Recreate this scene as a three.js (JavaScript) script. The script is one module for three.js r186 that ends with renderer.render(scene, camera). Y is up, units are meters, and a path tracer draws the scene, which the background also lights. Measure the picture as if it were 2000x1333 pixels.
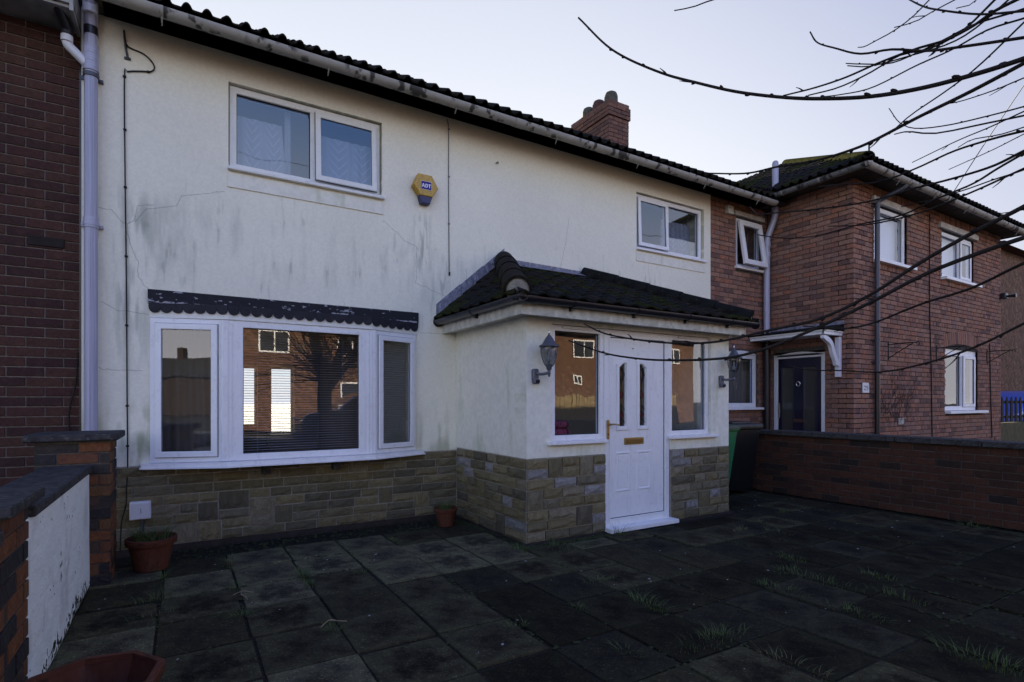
import * as THREE from 'three';
import { mergeGeometries } from 'three/addons/utils/BufferGeometryUtils.js';
import { RoundedBoxGeometry } from 'three/addons/geometries/RoundedBoxGeometry.js';

// ---------------------------------------------------------------- camera, sky, sun, exposure
// x runs along the house fronts, z out towards the street, y up; the rendered front is the plane z = 0
const scene = new THREE.Scene();
const EYE = new THREE.Vector3(0, 1.345, 5.8), YAW = Math.atan2(646, 1064);
const camera = new THREE.PerspectiveCamera(2 * Math.atan(666.5 / 1064) * 180 / Math.PI, 2000 / 1333, 0.05, 600);
camera.position.copy(EYE);
camera.rotation.set(0, -YAW, 0);
camera.setViewOffset(2000, 1333, 0, -116.5, 2000, 1333);      // shift lens: verticals stay upright
camera.updateMatrixWorld(true);

const renderer = new THREE.WebGLRenderer({ antialias: true });
renderer.toneMapping = THREE.LinearToneMapping;
renderer.toneMappingExposure = 5.2;
renderer.shadowMap.enabled = true;

const SUN = new THREE.Vector3(0.22, 0.37, -1).normalize();     // low, behind the houses: their fronts lie in shade
{
  const W = 1024, H = 512, a = new Float32Array(W * H * 4), mix = (p, q, t) => p + (q - p) * t;
  const sm = (x) => { x = Math.min(1, Math.max(0, x)); return x * x * (3 - 2 * x); };
  for (let j = 0; j < H; j++) for (let i = 0; i < W; i++) {
    const el = ((j + .5) / H - .5) * Math.PI, ph = ((i + .5) / W - .5) * 2 * Math.PI;
    const d = [Math.cos(el) * Math.cos(ph), Math.sin(el), Math.cos(el) * Math.sin(ph)];
    const cs = d[0] * SUN.x + d[1] * SUN.y + d[2] * SUN.z, away = sm((.55 - cs) / 1.5), e = Math.max(0, el) / (Math.PI / 2);
    const k = sm(e / .60), kr = sm(e / .42), kg = sm(e / .51), kb = sm(e / .92), o = (j * W + i) * 4;
    const ks = sm(e / .53), sunny = [mix(.138, .030, ks), mix(.144, .042, ks), mix(.168, .088, k)], far = [mix(.405, .040, kr), mix(.390, .064, kg), mix(.405, .172, kb)], glow = sm((cs - .35) / .65);
    for (let c = 0; c < 3; c++) a[o + c] = mix(sunny[c], far[c], away) + glow * [.100, .098, .070][c];
    a[o + 3] = 1;
  }
  const sky = new THREE.DataTexture(a, W, H, THREE.RGBAFormat, THREE.FloatType);
  sky.mapping = THREE.EquirectangularReflectionMapping; sky.magFilter = THREE.LinearFilter; sky.needsUpdate = true;
  scene.background = sky; scene.environment = sky;
}
const sun = new THREE.DirectionalLight(new THREE.Color(1, .87, .70), 3.2);
sun.position.copy(SUN).multiplyScalar(60); scene.add(sun, sun.target);
sun.castShadow = true; sun.shadow.mapSize.set(4096, 4096);
Object.assign(sun.shadow.camera, { left: -40, right: 40, top: 40, bottom: -40, near: 1, far: 160 });

// ---------------------------------------------------------------- helpers
let seed = 7;
const rnd = () => { seed = (seed + 0x6d2b79f5) | 0; let t = Math.imul(seed ^ (seed >>> 15), 1 | seed); t = (t + Math.imul(t ^ (t >>> 7), 61 | t)) ^ t; return ((t ^ (t >>> 14)) >>> 0) / 4294967296; };
const rr = (a, b) => a + (b - a) * rnd(), pick = (l) => l[Math.floor(rnd() * l.length)];
const V = (x, y, z) => new THREE.Vector3(x, y, z);
const C = (r, g, b) => new THREE.Color().setRGB(r, g, b);
const taken = {};
const numbered = (n) => { taken[n] = (taken[n] || 0) + 1; return taken[n] === 1 ? n : n + '_' + String(taken[n] - 1).padStart(3, '0'); };
const origin = new Map();                                       // where a node's own axes start in the world
function tag(o, label, category, group, kind) {
  if (label) o.userData.label = label;
  if (category) o.userData.category = category;
  if (group) o.userData.group = group;
  if (kind) o.userData.kind = kind;
  return o;
}
function thing(name, label, category, at = [0, 0, 0], group) {   // a Group at a thing's base
  const g = new THREE.Group(); g.name = numbered(name); g.position.set(...at); scene.add(g); origin.set(g, V(...at));
  return tag(g, label, category, group);
}
function add(parent, name, geo, mat) {                           // geometry given in world coordinates
  const m = new THREE.Mesh(geo, mat); m.castShadow = m.receiveShadow = true;
  if (parent) {
    const o = origin.get(parent) || V(0, 0, 0);
    m.name = name; m.position.copy(o).negate(); parent.add(m);
  } else { m.name = numbered(name); scene.add(m); }
  origin.set(m, V(0, 0, 0));
  return m;
}
function lone(name, geo, mat, label, category, group, at = [0, 0, 0]) {  // a thing that is a single mesh; geometry about its own base
  const m = new THREE.Mesh(geo, mat); m.castShadow = m.receiveShadow = true; m.name = numbered(name); m.position.set(...at); scene.add(m); origin.set(m, V(...at));
  return tag(m, label, category, group);
}
function sub(parent, name, at, turn = 0) {                       // a part that is a Group with axes of its own, placed in the world
  const g = new THREE.Group(); g.name = name; const o = origin.get(parent) || V(0, 0, 0);
  g.position.set(at[0] - o.x, at[1] - o.y, at[2] - o.z); g.rotation.y = turn; parent.add(g);
  return g;
}
function local(parent, name, geo, mat, at) {                     // geometry in the parent's own axes
  const m = new THREE.Mesh(geo, mat); m.castShadow = m.receiveShadow = true; m.name = name; if (at) m.position.set(...at); parent.add(m);
  return m;
}
const struct = (name, geo, mat) => tag(add(null, name, geo, mat), null, null, null, 'structure');
// box between two corners, uv in metres
function bx(x0, x1, y0, y1, z0, z1) {
  const g = new THREE.BoxGeometry(x1 - x0, y1 - y0, z1 - z0); g.translate((x0 + x1) / 2, (y0 + y1) / 2, (z0 + z1) / 2);
  return metric(g);
}
function metric(g) {
  const p = g.attributes.position, n = g.attributes.normal, uv = g.attributes.uv;
  for (let i = 0; i < p.count; i++) {
    const ax = Math.abs(n.getX(i)), ay = Math.abs(n.getY(i)), az = Math.abs(n.getZ(i));
    if (ax > ay && ax > az) uv.setXY(i, p.getZ(i), p.getY(i)); else if (ay > az) uv.setXY(i, p.getX(i), p.getZ(i)); else uv.setXY(i, p.getX(i), p.getY(i));
  }
  return g;
}
const rbox = (x0, x1, y0, y1, z0, z1, r = .006, s = 2) => { const g = new RoundedBoxGeometry(x1 - x0, y1 - y0, z1 - z0, s, Math.min(r, (x1 - x0) / 2.1, (y1 - y0) / 2.1, (z1 - z0) / 2.1)); g.translate((x0 + x1) / 2, (y0 + y1) / 2, (z0 + z1) / 2); return metric(g); };
const flat = (g) => { const h = g.index ? g.toNonIndexed() : g; for (const k of Object.keys(h.attributes)) if (!['position', 'normal', 'uv'].includes(k)) h.deleteAttribute(k); return h; };
const join = (l) => mergeGeometries(l.map(flat), false);
const tube = (pts, r, seg = 24, rs = 8, tension = .5) => new THREE.TubeGeometry(new THREE.CatmullRomCurve3(pts, false, 'catmullrom', tension), seg, r, rs, false);
function pipe(pts, r, rs = 16) {                                 // straight lengths with rounded corners
  const c = new THREE.CurvePath();
  let a = pts[0];
  for (let i = 1; i < pts.length; i++) {
    if (i === pts.length - 1) { c.add(new THREE.LineCurve3(a, pts[i])); break; }
    const k = Math.min(.06, pts[i].distanceTo(pts[i - 1]) * .4, pts[i].distanceTo(pts[i + 1]) * .4);
    const b = pts[i].clone().add(pts[i - 1].clone().sub(pts[i]).setLength(k)), d = pts[i].clone().add(pts[i + 1].clone().sub(pts[i]).setLength(k));
    c.add(new THREE.LineCurve3(a, b)); c.add(new THREE.QuadraticBezierCurve3(b, pts[i], d)); a = d;
  }
  return new THREE.TubeGeometry(c, pts.length * 14, r, rs, false);
}
const lathe = (prof, seg = 24) => new THREE.LatheGeometry(prof.map(([r, y]) => new THREE.Vector2(r, y)), seg);
const cyl = (r0, r1, h, x, y, z, seg = 14) => new THREE.CylinderGeometry(r0, r1, h, seg).translate(x, y, z);
function rectFrame(w, h, t, d, b = .004, tb = t) {               // rectangular frame about (0,0)..(w,h), back at z=0, front at z=d
  const s = new THREE.Shape([[0, 0], [w, 0], [w, h], [0, h]].map(([x, y]) => new THREE.Vector2(x, y)));
  s.holes.push(new THREE.Path([[t, tb], [t, h - t], [w - t, h - t], [w - t, tb]].map(([x, y]) => new THREE.Vector2(x, y))));
  const g = new THREE.ExtrudeGeometry(s, { depth: d - b, bevelEnabled: true, bevelThickness: b, bevelSize: b, bevelOffset: -b, bevelSegments: 1, curveSegments: 6 });
  return g;
}
const prism = (pts, d, o = {}) => new THREE.ExtrudeGeometry(new THREE.Shape(pts.map(([x, y]) => new THREE.Vector2(x, y))), { depth: d, bevelEnabled: false, ...o });

// how large a point's metre shows in the picture (pixels, 2000 wide), 0 outside the frame
const _v = V(0, 0, 0);
function shows(p, m = 1.04) {
  _v.copy(p).applyMatrix4(camera.matrixWorldInverse); if (_v.z > -.2) return 0;
  const f = 1064 / -_v.z; _v.copy(p).project(camera);
  return Math.abs(_v.x) < m && Math.abs(_v.y) < m ? f : 0;
}

// ---------------------------------------------------------------- noise and textures
const HASH = Array.from({ length: 65536 }, () => rnd());
const lat = (x, y, P) => HASH[((((x % P) + P) % P) * 157 + (((y % P) + P) % P) * 311) & 65535];
function vnoise(x, y, P = 256) {
  const i = Math.floor(x), j = Math.floor(y), u = x - i, v = y - j, a = u * u * (3 - 2 * u), b = v * v * (3 - 2 * v);
  return (lat(i, j, P) * (1 - a) + lat(i + 1, j, P) * a) * (1 - b) + (lat(i, j + 1, P) * (1 - a) + lat(i + 1, j + 1, P) * a) * b;
}
function fbm(x, y, oct = 4, P = 256) { let s = 0, a = .5, t = 0; for (let o = 0; o < oct; o++) { s += a * vnoise(x, y, P); t += a; x *= 2; y *= 2; P *= 2; a *= .5; } return s / t; }
const clamp = (x, a = 0, b = 1) => Math.min(b, Math.max(a, x)), step = (a, b, x) => { x = clamp((x - a) / (b - a)); return x * x * (3 - 2 * x); };
function texture(w, h, fn, srgb = true) {                        // fn(u, v) -> [r, g, b] in 0..1, v up
  const a = new Uint8Array(w * h * 4);
  for (let j = 0; j < h; j++) for (let i = 0; i < w; i++) { const c = fn((i + .5) / w, (j + .5) / h), o = (j * w + i) * 4; a[o] = clamp(c[0]) * 255; a[o + 1] = clamp(c[1]) * 255; a[o + 2] = clamp(c[2]) * 255; a[o + 3] = 255; }
  const t = new THREE.DataTexture(a, w, h); t.magFilter = THREE.LinearFilter; t.minFilter = THREE.LinearMipmapLinearFilter; t.generateMipmaps = true;
  t.wrapS = t.wrapT = THREE.RepeatWrapping; if (srgb) t.colorSpace = THREE.SRGBColorSpace; t.needsUpdate = true;
  return t;
}
const rep = (t, x, y = x, ox = 0, oy = 0) => { const c = t.clone(); c.repeat.set(x, y); c.offset.set(ox, oy); c.needsUpdate = true; return c; };
const grey = (f) => (u, v) => { const g = f(u, v); return [g, g, g]; };
const tex = {
  grain: texture(256, 256, grey((u, v) => .78 + .30 * fbm(u * 16, v * 16, 4, 16) + .16 * (fbm(u * 5, v * 5, 3, 5) - .5))),
  grainB: texture(256, 256, grey((u, v) => fbm(u * 24, v * 24, 4, 24)), false),
  rough: texture(256, 256, grey((u, v) => fbm(u * 10, v * 10, 5, 10)), false),
  tile: texture(256, 256, (u, v) => {
    const n = fbm(u * 14, v * 14, 4, 14), m = step(.56, .7, fbm(u * 6 + 3, v * 6, 4, 6)), l = step(.70, .76, fbm(u * 30, v * 30 + 9, 2, 30));
    const b = .52 + .4 * n; return [b + .05 * m + .35 * l, b + .16 * m + .36 * l, b - .1 * m + .28 * l];
  }),
  dirty: texture(512, 64, (u, v) => { const d = step(.50, .66, fbm(u * 46, v * 4, 4, 64)) * step(.30, .55, fbm(u * 11 + 4, v * 2, 3, 64)); const g = .95 - .12 * fbm(u * 30, v * 8, 3, 64) - .5 * d; return [g, g * .99, g * .95]; }),
  grime: texture(256, 256, (u, v) => { const g = .97 + .03 * fbm(u * 6, v * 6, 3, 6) - .03 * step(.58, .78, fbm(u * 26, v * 5, 4, 26)) - .03 * step(.68, .74, fbm(u * 40, v * 40, 2, 40)); return [g, g, g * .985]; }),
  pot: texture(256, 256, (u, v) => { const l = step(.54, .70, fbm(u * 7, v * 7, 4, 7)), d = step(.56, .7, fbm(u * 9 + 5, v * 5, 4, 9)), f = .86 + .2 * (fbm(u * 30, v * 30, 3, 30) - .5); return [f + .02 * l - .22 * d, f * .97 + .10 * l - .16 * d, f * .94 + .16 * l - .14 * d]; }),
  wave: texture(128, 128, grey((u, v) => vnoise(u * 3, v * 3, 3)), false),
  concrete: texture(256, 256, (u, v) => { const n = fbm(u * 12, v * 12, 5, 12), l = step(.66, .72, fbm(u * 20, v * 26 + 7, 3, 20)); const g = .5 + .5 * n + .45 * l; return [g, g, g * 1.02]; }),
  fabric: texture(256, 256, (u, v) => { const q = Math.abs(((u * 2.5) % 1) - .5) * 2, z = step(.34, .5, Math.abs(((v * 7 + q * 1.6) % 1) - .5)); const g = .90 + .10 * z * step(.15, .5, q); return [g, g, g]; }),
};
const std = (c, o = {}) => new THREE.MeshPhysicalMaterial({ color: c, roughness: .8, specularIntensity: .35, ...o });
const phys = (c, o = {}) => new THREE.MeshPhysicalMaterial({ color: c, roughness: .5, ...o });
const M = {
  pvc: phys(C(.84, .835, .865), { roughness: .36, map: rep(tex.grime, .8) }),
  pvcOld: phys(C(.78, .775, .75), { roughness: .42, map: rep(tex.grime, 1.3) }),
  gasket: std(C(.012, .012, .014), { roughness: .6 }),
  gutter: std(C(.46, .45, .43), { roughness: .55, map: rep(tex.dirty, .35, 2) }),
  gutterDark: std(C(.20, .20, .205), { roughness: .5, map: rep(tex.dirty, .5, 2) }),
  pipeGrey: phys(C(.44, .44, .56), { roughness: .3, map: rep(tex.grain, .5, 3) }),
  pipeWhite: phys(C(.66, .66, .70), { roughness: .35 }),
  blackPlastic: phys(C(.014, .013, .018), { roughness: .32 }),
  slatePipe: phys(C(.05, .055, .075), { roughness: .38 }),
  soffit: std(C(.085, .068, .052), { map: tex.grain }),
  soffitPale: std(C(.36, .35, .33), { map: tex.grain }),
  tile: std(C(.026, .025, .024), { roughness: .95, specularIntensity: .2, map: tex.tile, bumpMap: tex.rough, bumpScale: .004 }),
  tileMoss: std(C(.052, .055, .026), { roughness: 1, specularIntensity: .0, map: tex.tile, bumpMap: tex.rough, bumpScale: .006 }),
  tileBrown: std(C(.036, .028, .023), { roughness: .95, specularIntensity: .2, map: tex.tile, bumpMap: tex.rough, bumpScale: .004 }),
  mortarPale: std(C(.22, .19, .16), { map: rep(tex.grain, 3), bumpMap: rep(tex.grainB, 6), bumpScale: .004 }),
  mortarDark: std(C(.045, .036, .032), { map: rep(tex.grain, 3) }),
  mortarGrey: std(C(.12, .105, .09), { map: rep(tex.grain, 3), bumpMap: rep(tex.grainB, 6), bumpScale: .004 }),
  mortarStone: std(C(.36, .33, .27), { map: rep(tex.grain, 3), bumpMap: rep(tex.grainB, 5), bumpScale: .004 }),
  lead: std(C(.36, .36, .43), { roughness: .5, specularIntensity: .8, map: rep(tex.concrete, 3, 1.5), bumpMap: rep(tex.rough, 3), bumpScale: .004 }),
  glass: phys(C(.80, .85, .95), { roughness: 0, transmission: 1, thickness: 0, ior: 2.05, bumpMap: tex.wave, bumpScale: .0009 }),
  glassClear: phys(C(.9, .92, .9), { roughness: .02, transmission: 1, thickness: 0, ior: 1.5 }),
  glassSmoke: phys(C(.55, .56, .56), { roughness: .12, transmission: 1, thickness: 0, ior: 1.6 }),
  lantern: phys(C(.105, .11, .135), { roughness: .4, metalness: .2 }),
  brass: phys(C(.44, .31, .12), { roughness: .35, metalness: 1, map: rep(tex.grain, 8) }),
  chrome: phys(C(.6, .6, .62), { roughness: .2, metalness: 1 }),
  cable: std(C(.012, .012, .012), { roughness: .5 }),
  cableGrey: std(C(.17, .17, .17), { roughness: .6 }),
  concreteDark: std(C(.098, .092, .086), { map: rep(tex.concrete, 2.2), bumpMap: rep(tex.rough, 2.5), bumpScale: .008 }),
  terracotta: std(C(.165, .060, .036), { map: rep(tex.pot, 2), bumpMap: rep(tex.rough, 3), bumpScale: .004, roughness: .85 }),
  soil: std(C(.012, .009, .007), { bumpMap: rep(tex.rough, 4), bumpScale: .02 }),
  grass: std(C(.085, .12, .04), { roughness: .7 }),
  grassPale: std(C(.13, .13, .06), { roughness: .8 }),
  bark: std(C(.038, .031, .027), { map: rep(tex.grain, 4, 2), roughness: .85, bumpMap: rep(tex.rough, 6, 3), bumpScale: .004 }),
  navy: phys(C(.010, .011, .030), { roughness: .28 }),
  curtain: phys(C(.52, .53, .58), { roughness: 1, transmission: .4, thickness: 0, map: tex.fabric }),
  drape: std(C(.20, .17, .13)),
  blind: std(C(.42, .40, .36), { roughness: .5 }),
  plaster: std(C(.42, .37, .29)),
  roomWall: std(C(.34, .28, .22)),
  carpet: std(C(.13, .10, .085)),
  stoneWhite: std(C(.60, .57, .52), { map: tex.grain }),
};
// ---------------------------------------------------------------- masonry
// unit brick: front face at z = 0 with a worn arris, body behind; x, y in -.5 .. .5
function brickGeo(bu, bv, n, su = .95, sv = .34, wear = 1) {
  const P = [], U = [], N = [], f = (x) => x;
  const jig = () => rr(-.012, .012) * wear;
  const fr = [[-.5 + bu + jig() * .4, -.5 + bv + jig()], [.5 - bu + jig() * .4, -.5 + bv + jig()], [.5 - bu + jig() * .4, .5 - bv + jig()], [-.5 + bu + jig() * .4, .5 - bv + jig()]].map(([x, y]) => [x, y, 0]);
  const md = [[-.5, -.5], [.5, -.5], [.5, .5], [-.5, .5]].map(([x, y]) => [x, y, -.05]), bk = md.map(([x, y]) => [x, y, -1]);
  const ou = n * .37, ov = n * .23;
  const quad = (a, b, c, d) => { for (const q of [a, b, c, a, c, d]) { P.push(...q); U.push((q[0] + .5) * su + ou, (q[1] + .5) * sv + ov + q[2] * .1); } };
  quad(fr[0], fr[1], fr[2], fr[3]);
  for (let i = 0; i < 4; i++) { const j = (i + 1) % 4; quad(md[i], md[j], fr[j], fr[i]); quad(bk[i], bk[j], md[j], md[i]); }
  const g = new THREE.BufferGeometry();
  g.setAttribute('position', new THREE.Float32BufferAttribute(P, 3)); g.setAttribute('uv', new THREE.Float32BufferAttribute(U, 2)); g.computeVertexNormals();
  return g;
}
const BRICKS = Array.from({ length: 7 }, (_, i) => brickGeo(.016, .05, i));
// rough-faced stone with uneven front
function stoneGeo(n, bump) {
  const nx = 5, ny = 3, P = [], U = [], pt = (i, j) => {
    const e = i === 0 || j === 0 || i === nx || j === ny, x = -.5 + i / nx + (e ? 0 : rr(-.03, .03)), y = -.5 + j / ny + (e ? 0 : rr(-.06, .06));
    return [x * (e ? .985 : 1), y * (e ? .96 : 1), e ? -bump * rr(.7, 1.2) : bump * rr(-.9, .9)];
  };
  const grid = Array.from({ length: nx + 1 }, (_, i) => Array.from({ length: ny + 1 }, (_, j) => pt(i, j)));
  const tri = (...q) => { for (const p of q) { P.push(...p); U.push((p[0] + .5) * .9 + n * .31, (p[1] + .5) * .42 + n * .17 + p[2]); } };
  for (let i = 0; i < nx; i++) for (let j = 0; j < ny; j++) { const a = grid[i][j], b = grid[i + 1][j], c = grid[i + 1][j + 1], d = grid[i][j + 1]; tri(a, b, c); tri(a, c, d); }
  const rim = []; for (let i = 0; i < nx; i++) rim.push(grid[i][0]); for (let j = 0; j < ny; j++) rim.push(grid[nx][j]); for (let i = nx; i > 0; i--) rim.push(grid[i][ny]); for (let j = ny; j > 0; j--) rim.push(grid[0][j]);
  rim.forEach((p, k) => { const q = rim[(k + 1) % rim.length], pb = [p[0] * 1.015, p[1] * 1.03, -1], qb = [q[0] * 1.015, q[1] * 1.03, -1]; tri(pb, qb, q); tri(pb, q, p); });
  const g = new THREE.BufferGeometry();
  g.setAttribute('position', new THREE.Float32BufferAttribute(P, 3)); g.setAttribute('uv', new THREE.Float32BufferAttribute(U, 2)); g.computeVertexNormals();
  return g;
}
const STONES = Array.from({ length: 8 }, (_, i) => stoneGeo(i, .18));
const pieceMats = {};
function toneMats(key, tones, o = {}) {
  return pieceMats[key] ??= tones.map(([r, g, b]) => std(C(r, g, b), { map: tex.grain, bumpMap: tex.rough, bumpScale: .004, roughness: .9, ...o }));
}
// courses of bricks on a plane. at: corner (u = 0, v = 0) of the face; turn: rotation about y (0 faces +z, PI/2 +x, -PI/2 -x)
function courses({ w, h, L = .24, H = .081, j = .010, holes = [], bond = 'stretcher', shift = 0, keep }) {
  const list = [], cut = (u0, u1, v0, v1) => {
    let parts = [[u0, u1]];
    for (const [a, b, c, d] of holes) { if (v1 - .02 < c || v0 + .02 > d) continue; parts = parts.flatMap(([p, q]) => (q <= a || p >= b ? [[p, q]] : [[p, Math.min(q, a)], [Math.max(p, b), q]].filter(([x, y]) => y - x > .03))); }
    for (const [p, q] of parts) if (!keep || keep((p + q) / 2, (v0 + v1) / 2)) list.push({ u0: p, u1: q, v0, v1 });
  };
  const n = Math.round(h / H), hh = h / n;
  for (let k = 0; k < n; k++) {
    const head = bond === 'garden' ? k % 4 === 3 : bond === 'flemish', l = bond === 'garden' && head ? L / 2 : L;
    let u = -((k % 2) * l / 2 + shift) % l; if (u > 0) u -= l;
    let t = 0;
    while (u < w) { const ll = bond === 'flemish' ? (t++ % 2 ? L / 2 : L) : l; const a = Math.max(0, u) , b = Math.min(w, u + ll); if (b - a > .035) cut(a + (a > 0 ? j / 2 : 0), b - (b < w ? j / 2 : 0), k * hh + j / 2, (k + 1) * hh - j / 2); u += ll; }
  }
  return list;
}
// random coursed walling stones
function stoneCourses(w, h, n) {
  const list = [], hh = h / n, j = .010; let blocked = [];
  for (let k = 0; k < n; k++) {
    const next = []; let u = 0;
    const free = (x) => blocked.find(([a, b]) => x >= a - .01 && x < b - .01);
    while (u < w - .02) {
      const bl = free(u); if (bl) { u = bl[1]; continue; }
      const ahead = blocked.filter(([a]) => a > u + .005).map(([a]) => a), lim = Math.min(w, ...ahead);
      const tall = k < n - 1 && rnd() < .10;
      let l = tall ? rr(.15, .21) : rr(.17, .38); if (lim - (u + l) < .11) l = lim - u; l = Math.min(l, lim - u);
      const two = tall && l < .3 && l > .12;
      list.push({ u0: u + j / 2, u1: u + l - j / 2, v0: k * hh + j / 2, v1: (k + (two ? 2 : 1)) * hh - j / 2 });
      if (two) next.push([u, u + l]);
      u += l;
    }
    blocked = next;
  }
  return list;
}
// the pieces that show largest become parts of their own, the rest one part
class Pieces {
  constructor(parent, name, massName, most = 290) { Object.assign(this, { parent, name, massName, most, list: [] }); }
  lay(cells, { at, turn = 0, mats, geos = BRICKS, depth = .09, proud = .003, weigh }) {
    const R = new THREE.Matrix4().makeRotationY(turn), U = V(1, 0, 0).applyMatrix4(R), N = V(0, 0, 1).applyMatrix4(R);
    for (const c of cells) {
      const m = c.mat ?? (weigh ? weigh(c) : pick(mats)), g = pick(geos);
      const p = V(...at).addScaledVector(U, (c.u0 + c.u1) / 2).add(V(0, (c.v0 + c.v1) / 2, 0)).addScaledVector(N, rr(-proud, proud));
      const q = new THREE.Quaternion().setFromRotationMatrix(R); if (c.roll) q.multiply(new THREE.Quaternion().setFromAxisAngle(V(0, 0, 1), c.roll));
      const e = EYE.clone().sub(p).normalize().dot(N), f = shows(p);
      this.list.push({ p, q, s: V((c.sx ?? c.u1 - c.u0), (c.sy ?? c.v1 - c.v0), depth), g, m, big: e > 0 ? f * f * Math.max(.02, e) * (c.u1 - c.u0) * (c.v1 - c.v0) : 0 });
    }
    return this;
  }
  build() {
    const s = [...this.list].sort((a, b) => b.big - a.big), o = origin.get(this.parent), mass = [];
    s.forEach((d, k) => {
      if (k < this.most && d.big > 0) {
        const m = new THREE.Mesh(d.g, d.m); m.castShadow = m.receiveShadow = true; m.name = this.name; m.quaternion.copy(d.q); m.scale.copy(d.s); m.position.copy(d.p).sub(o); this.parent.add(m);
      } else {
        const g = d.g.clone().applyMatrix4(new THREE.Matrix4().compose(d.p.clone().sub(o), d.q, d.s)), n = g.attributes.position.count, c = new Float32Array(n * 3);
        for (let i = 0; i < n; i++) c.set([d.m.color.r, d.m.color.g, d.m.color.b], i * 3);
        g.setAttribute('color', new THREE.BufferAttribute(c, 3)); mass.push(g);
      }
    });
    if (mass.length) {
      const r = this.list[0].m, m = new THREE.Mesh(mergeGeometries(mass, false), new THREE.MeshPhysicalMaterial({ vertexColors: true, map: r.map, bumpMap: r.bumpMap, bumpScale: r.bumpScale, roughness: r.roughness, specularIntensity: r.specularIntensity }));
      m.castShadow = m.receiveShadow = true; m.name = this.massName; m.userData.kind = 'stuff'; this.parent.add(m);
    }
  }
}

// ---------------------------------------------------------------- roof tiles
// a tile with rolls: x across, y up the slope from its nose, z out of the slope
function tileGeo(w, l, rolls, hgt, th = .016, seg = 6) {
  const prof = []; const n = rolls * seg;
  for (let i = 0; i <= n; i++) { const t = (i % seg) / seg, x = i / n * w; prof.push([x, t > .0 && t < .56 ? hgt * Math.sin(Math.PI * t / .56) ** .8 : 0]); }
  const P = [], U = [], tri = (...q) => { for (const p of q) { P.push(...p); U.push(p[0] * 2.5, p[1] * 2.5 + p[2] * 2); } };
  for (let i = 0; i < n; i++) {
    const [x0, z0] = prof[i], [x1, z1] = prof[i + 1], up = .016;
    const a = [x0, 0, z0 + up], b = [x1, 0, z1 + up], c = [x1, l, z1], d = [x0, l, z0], e = [x0, 0, z0 + up - th], f = [x1, 0, z1 + up - th];
    tri(a, b, c); tri(a, c, d); tri(e, f, b); tri(e, b, a);
  }
  const g = new THREE.BufferGeometry();
  g.setAttribute('position', new THREE.Float32BufferAttribute(P, 3)); g.setAttribute('uv', new THREE.Float32BufferAttribute(U, 2)); g.computeVertexNormals();
  return g;
}
function clipGeo(g, off, halves) {                               // keep a*u + b*s + c >= 0 in slope coordinates (u, s) = (x, y) + off
  const p = g.attributes.position, uv = g.attributes.uv; let polys = [];
  for (let i = 0; i < p.count; i += 3) polys.push([0, 1, 2].map((k) => [p.getX(i + k), p.getY(i + k), p.getZ(i + k), uv.getX(i + k), uv.getY(i + k)]));
  let touched = false;
  for (const [a, b, c] of halves) {
    const side = (q) => a * (q[0] + off[0]) + b * (q[1] + off[1]) + c, out = [];
    for (const poly of polys) {
      const r = [];
      for (let i = 0; i < poly.length; i++) {
        const q = poly[i], n = poly[(i + 1) % poly.length], dq = side(q), dn = side(n);
        if (dq >= 0) r.push(q); else touched = true;
        if ((dq >= 0) !== (dn >= 0)) { const t = dq / (dq - dn); r.push(q.map((x, k) => x + (n[k] - x) * t)); }
      }
      if (r.length > 2) out.push(r);
    }
    polys = out;
  }
  if (!touched) return g;
  const P = [], U = [];
  for (const r of polys) for (let i = 1; i < r.length - 1; i++) for (const q of [r[0], r[i], r[i + 1]]) { P.push(q[0], q[1], q[2]); U.push(q[3], q[4]); }
  if (!P.length) return null;
  const o = new THREE.BufferGeometry(); o.setAttribute('position', new THREE.Float32BufferAttribute(P, 3)); o.setAttribute('uv', new THREE.Float32BufferAttribute(U, 2)); o.computeVertexNormals();
  return o;
}
// tiles on a slope: at = eaves corner, turn as for walls, pitch in radians
function tileSlope(parent, { at, turn = 0, pitch, w, rows, gauge, tw, geo, mats, halves = [], most = 290, name = 'tile', u0 = 0 }) {
  const B = new THREE.Matrix4().makeRotationY(turn).multiply(new THREE.Matrix4().makeRotationX(-(Math.PI / 2 - pitch)));
  const q = new THREE.Quaternion().setFromRotationMatrix(B), U = V(1, 0, 0).applyMatrix4(B), S = V(0, 1, 0).applyMatrix4(B), N = V(0, 0, 1).applyMatrix4(B), A = V(...at), o = origin.get(parent), all = [];
  for (let r = 0; r < rows; r++) for (let x = u0; x < w - .01; x += tw) {
    const s = r * gauge, g = clipGeo(geo, [x, s], [...halves, [-1, 0, w]]); if (!g) continue;
    const p = A.clone().addScaledVector(U, x + rr(-.004, .004)).addScaledVector(S, s + rr(-.006, .006)).addScaledVector(N, rr(-.003, .004));
    all.push({ g, p, m: pick(mats), f: shows(p.clone().addScaledVector(U, tw / 2)) * (r === 0 ? 1.3 : 1) });
  }
  all.sort((a, b) => b.f - a.f);
  const rest = [];
  all.forEach((d, k) => {
    if (k < most) { const m = new THREE.Mesh(d.g, d.m); m.castShadow = m.receiveShadow = true; m.name = name; m.quaternion.copy(q); m.position.copy(d.p).sub(o); parent.add(m); }
    else rest.push(d.g.clone().applyMatrix4(new THREE.Matrix4().compose(d.p.clone().sub(o), q, V(1, 1, 1))));
  });
  if (rest.length) { const m = local(parent, name + '_field', mergeGeometries(rest, false), mats[0]); m.userData.kind = 'stuff'; }
}

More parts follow.
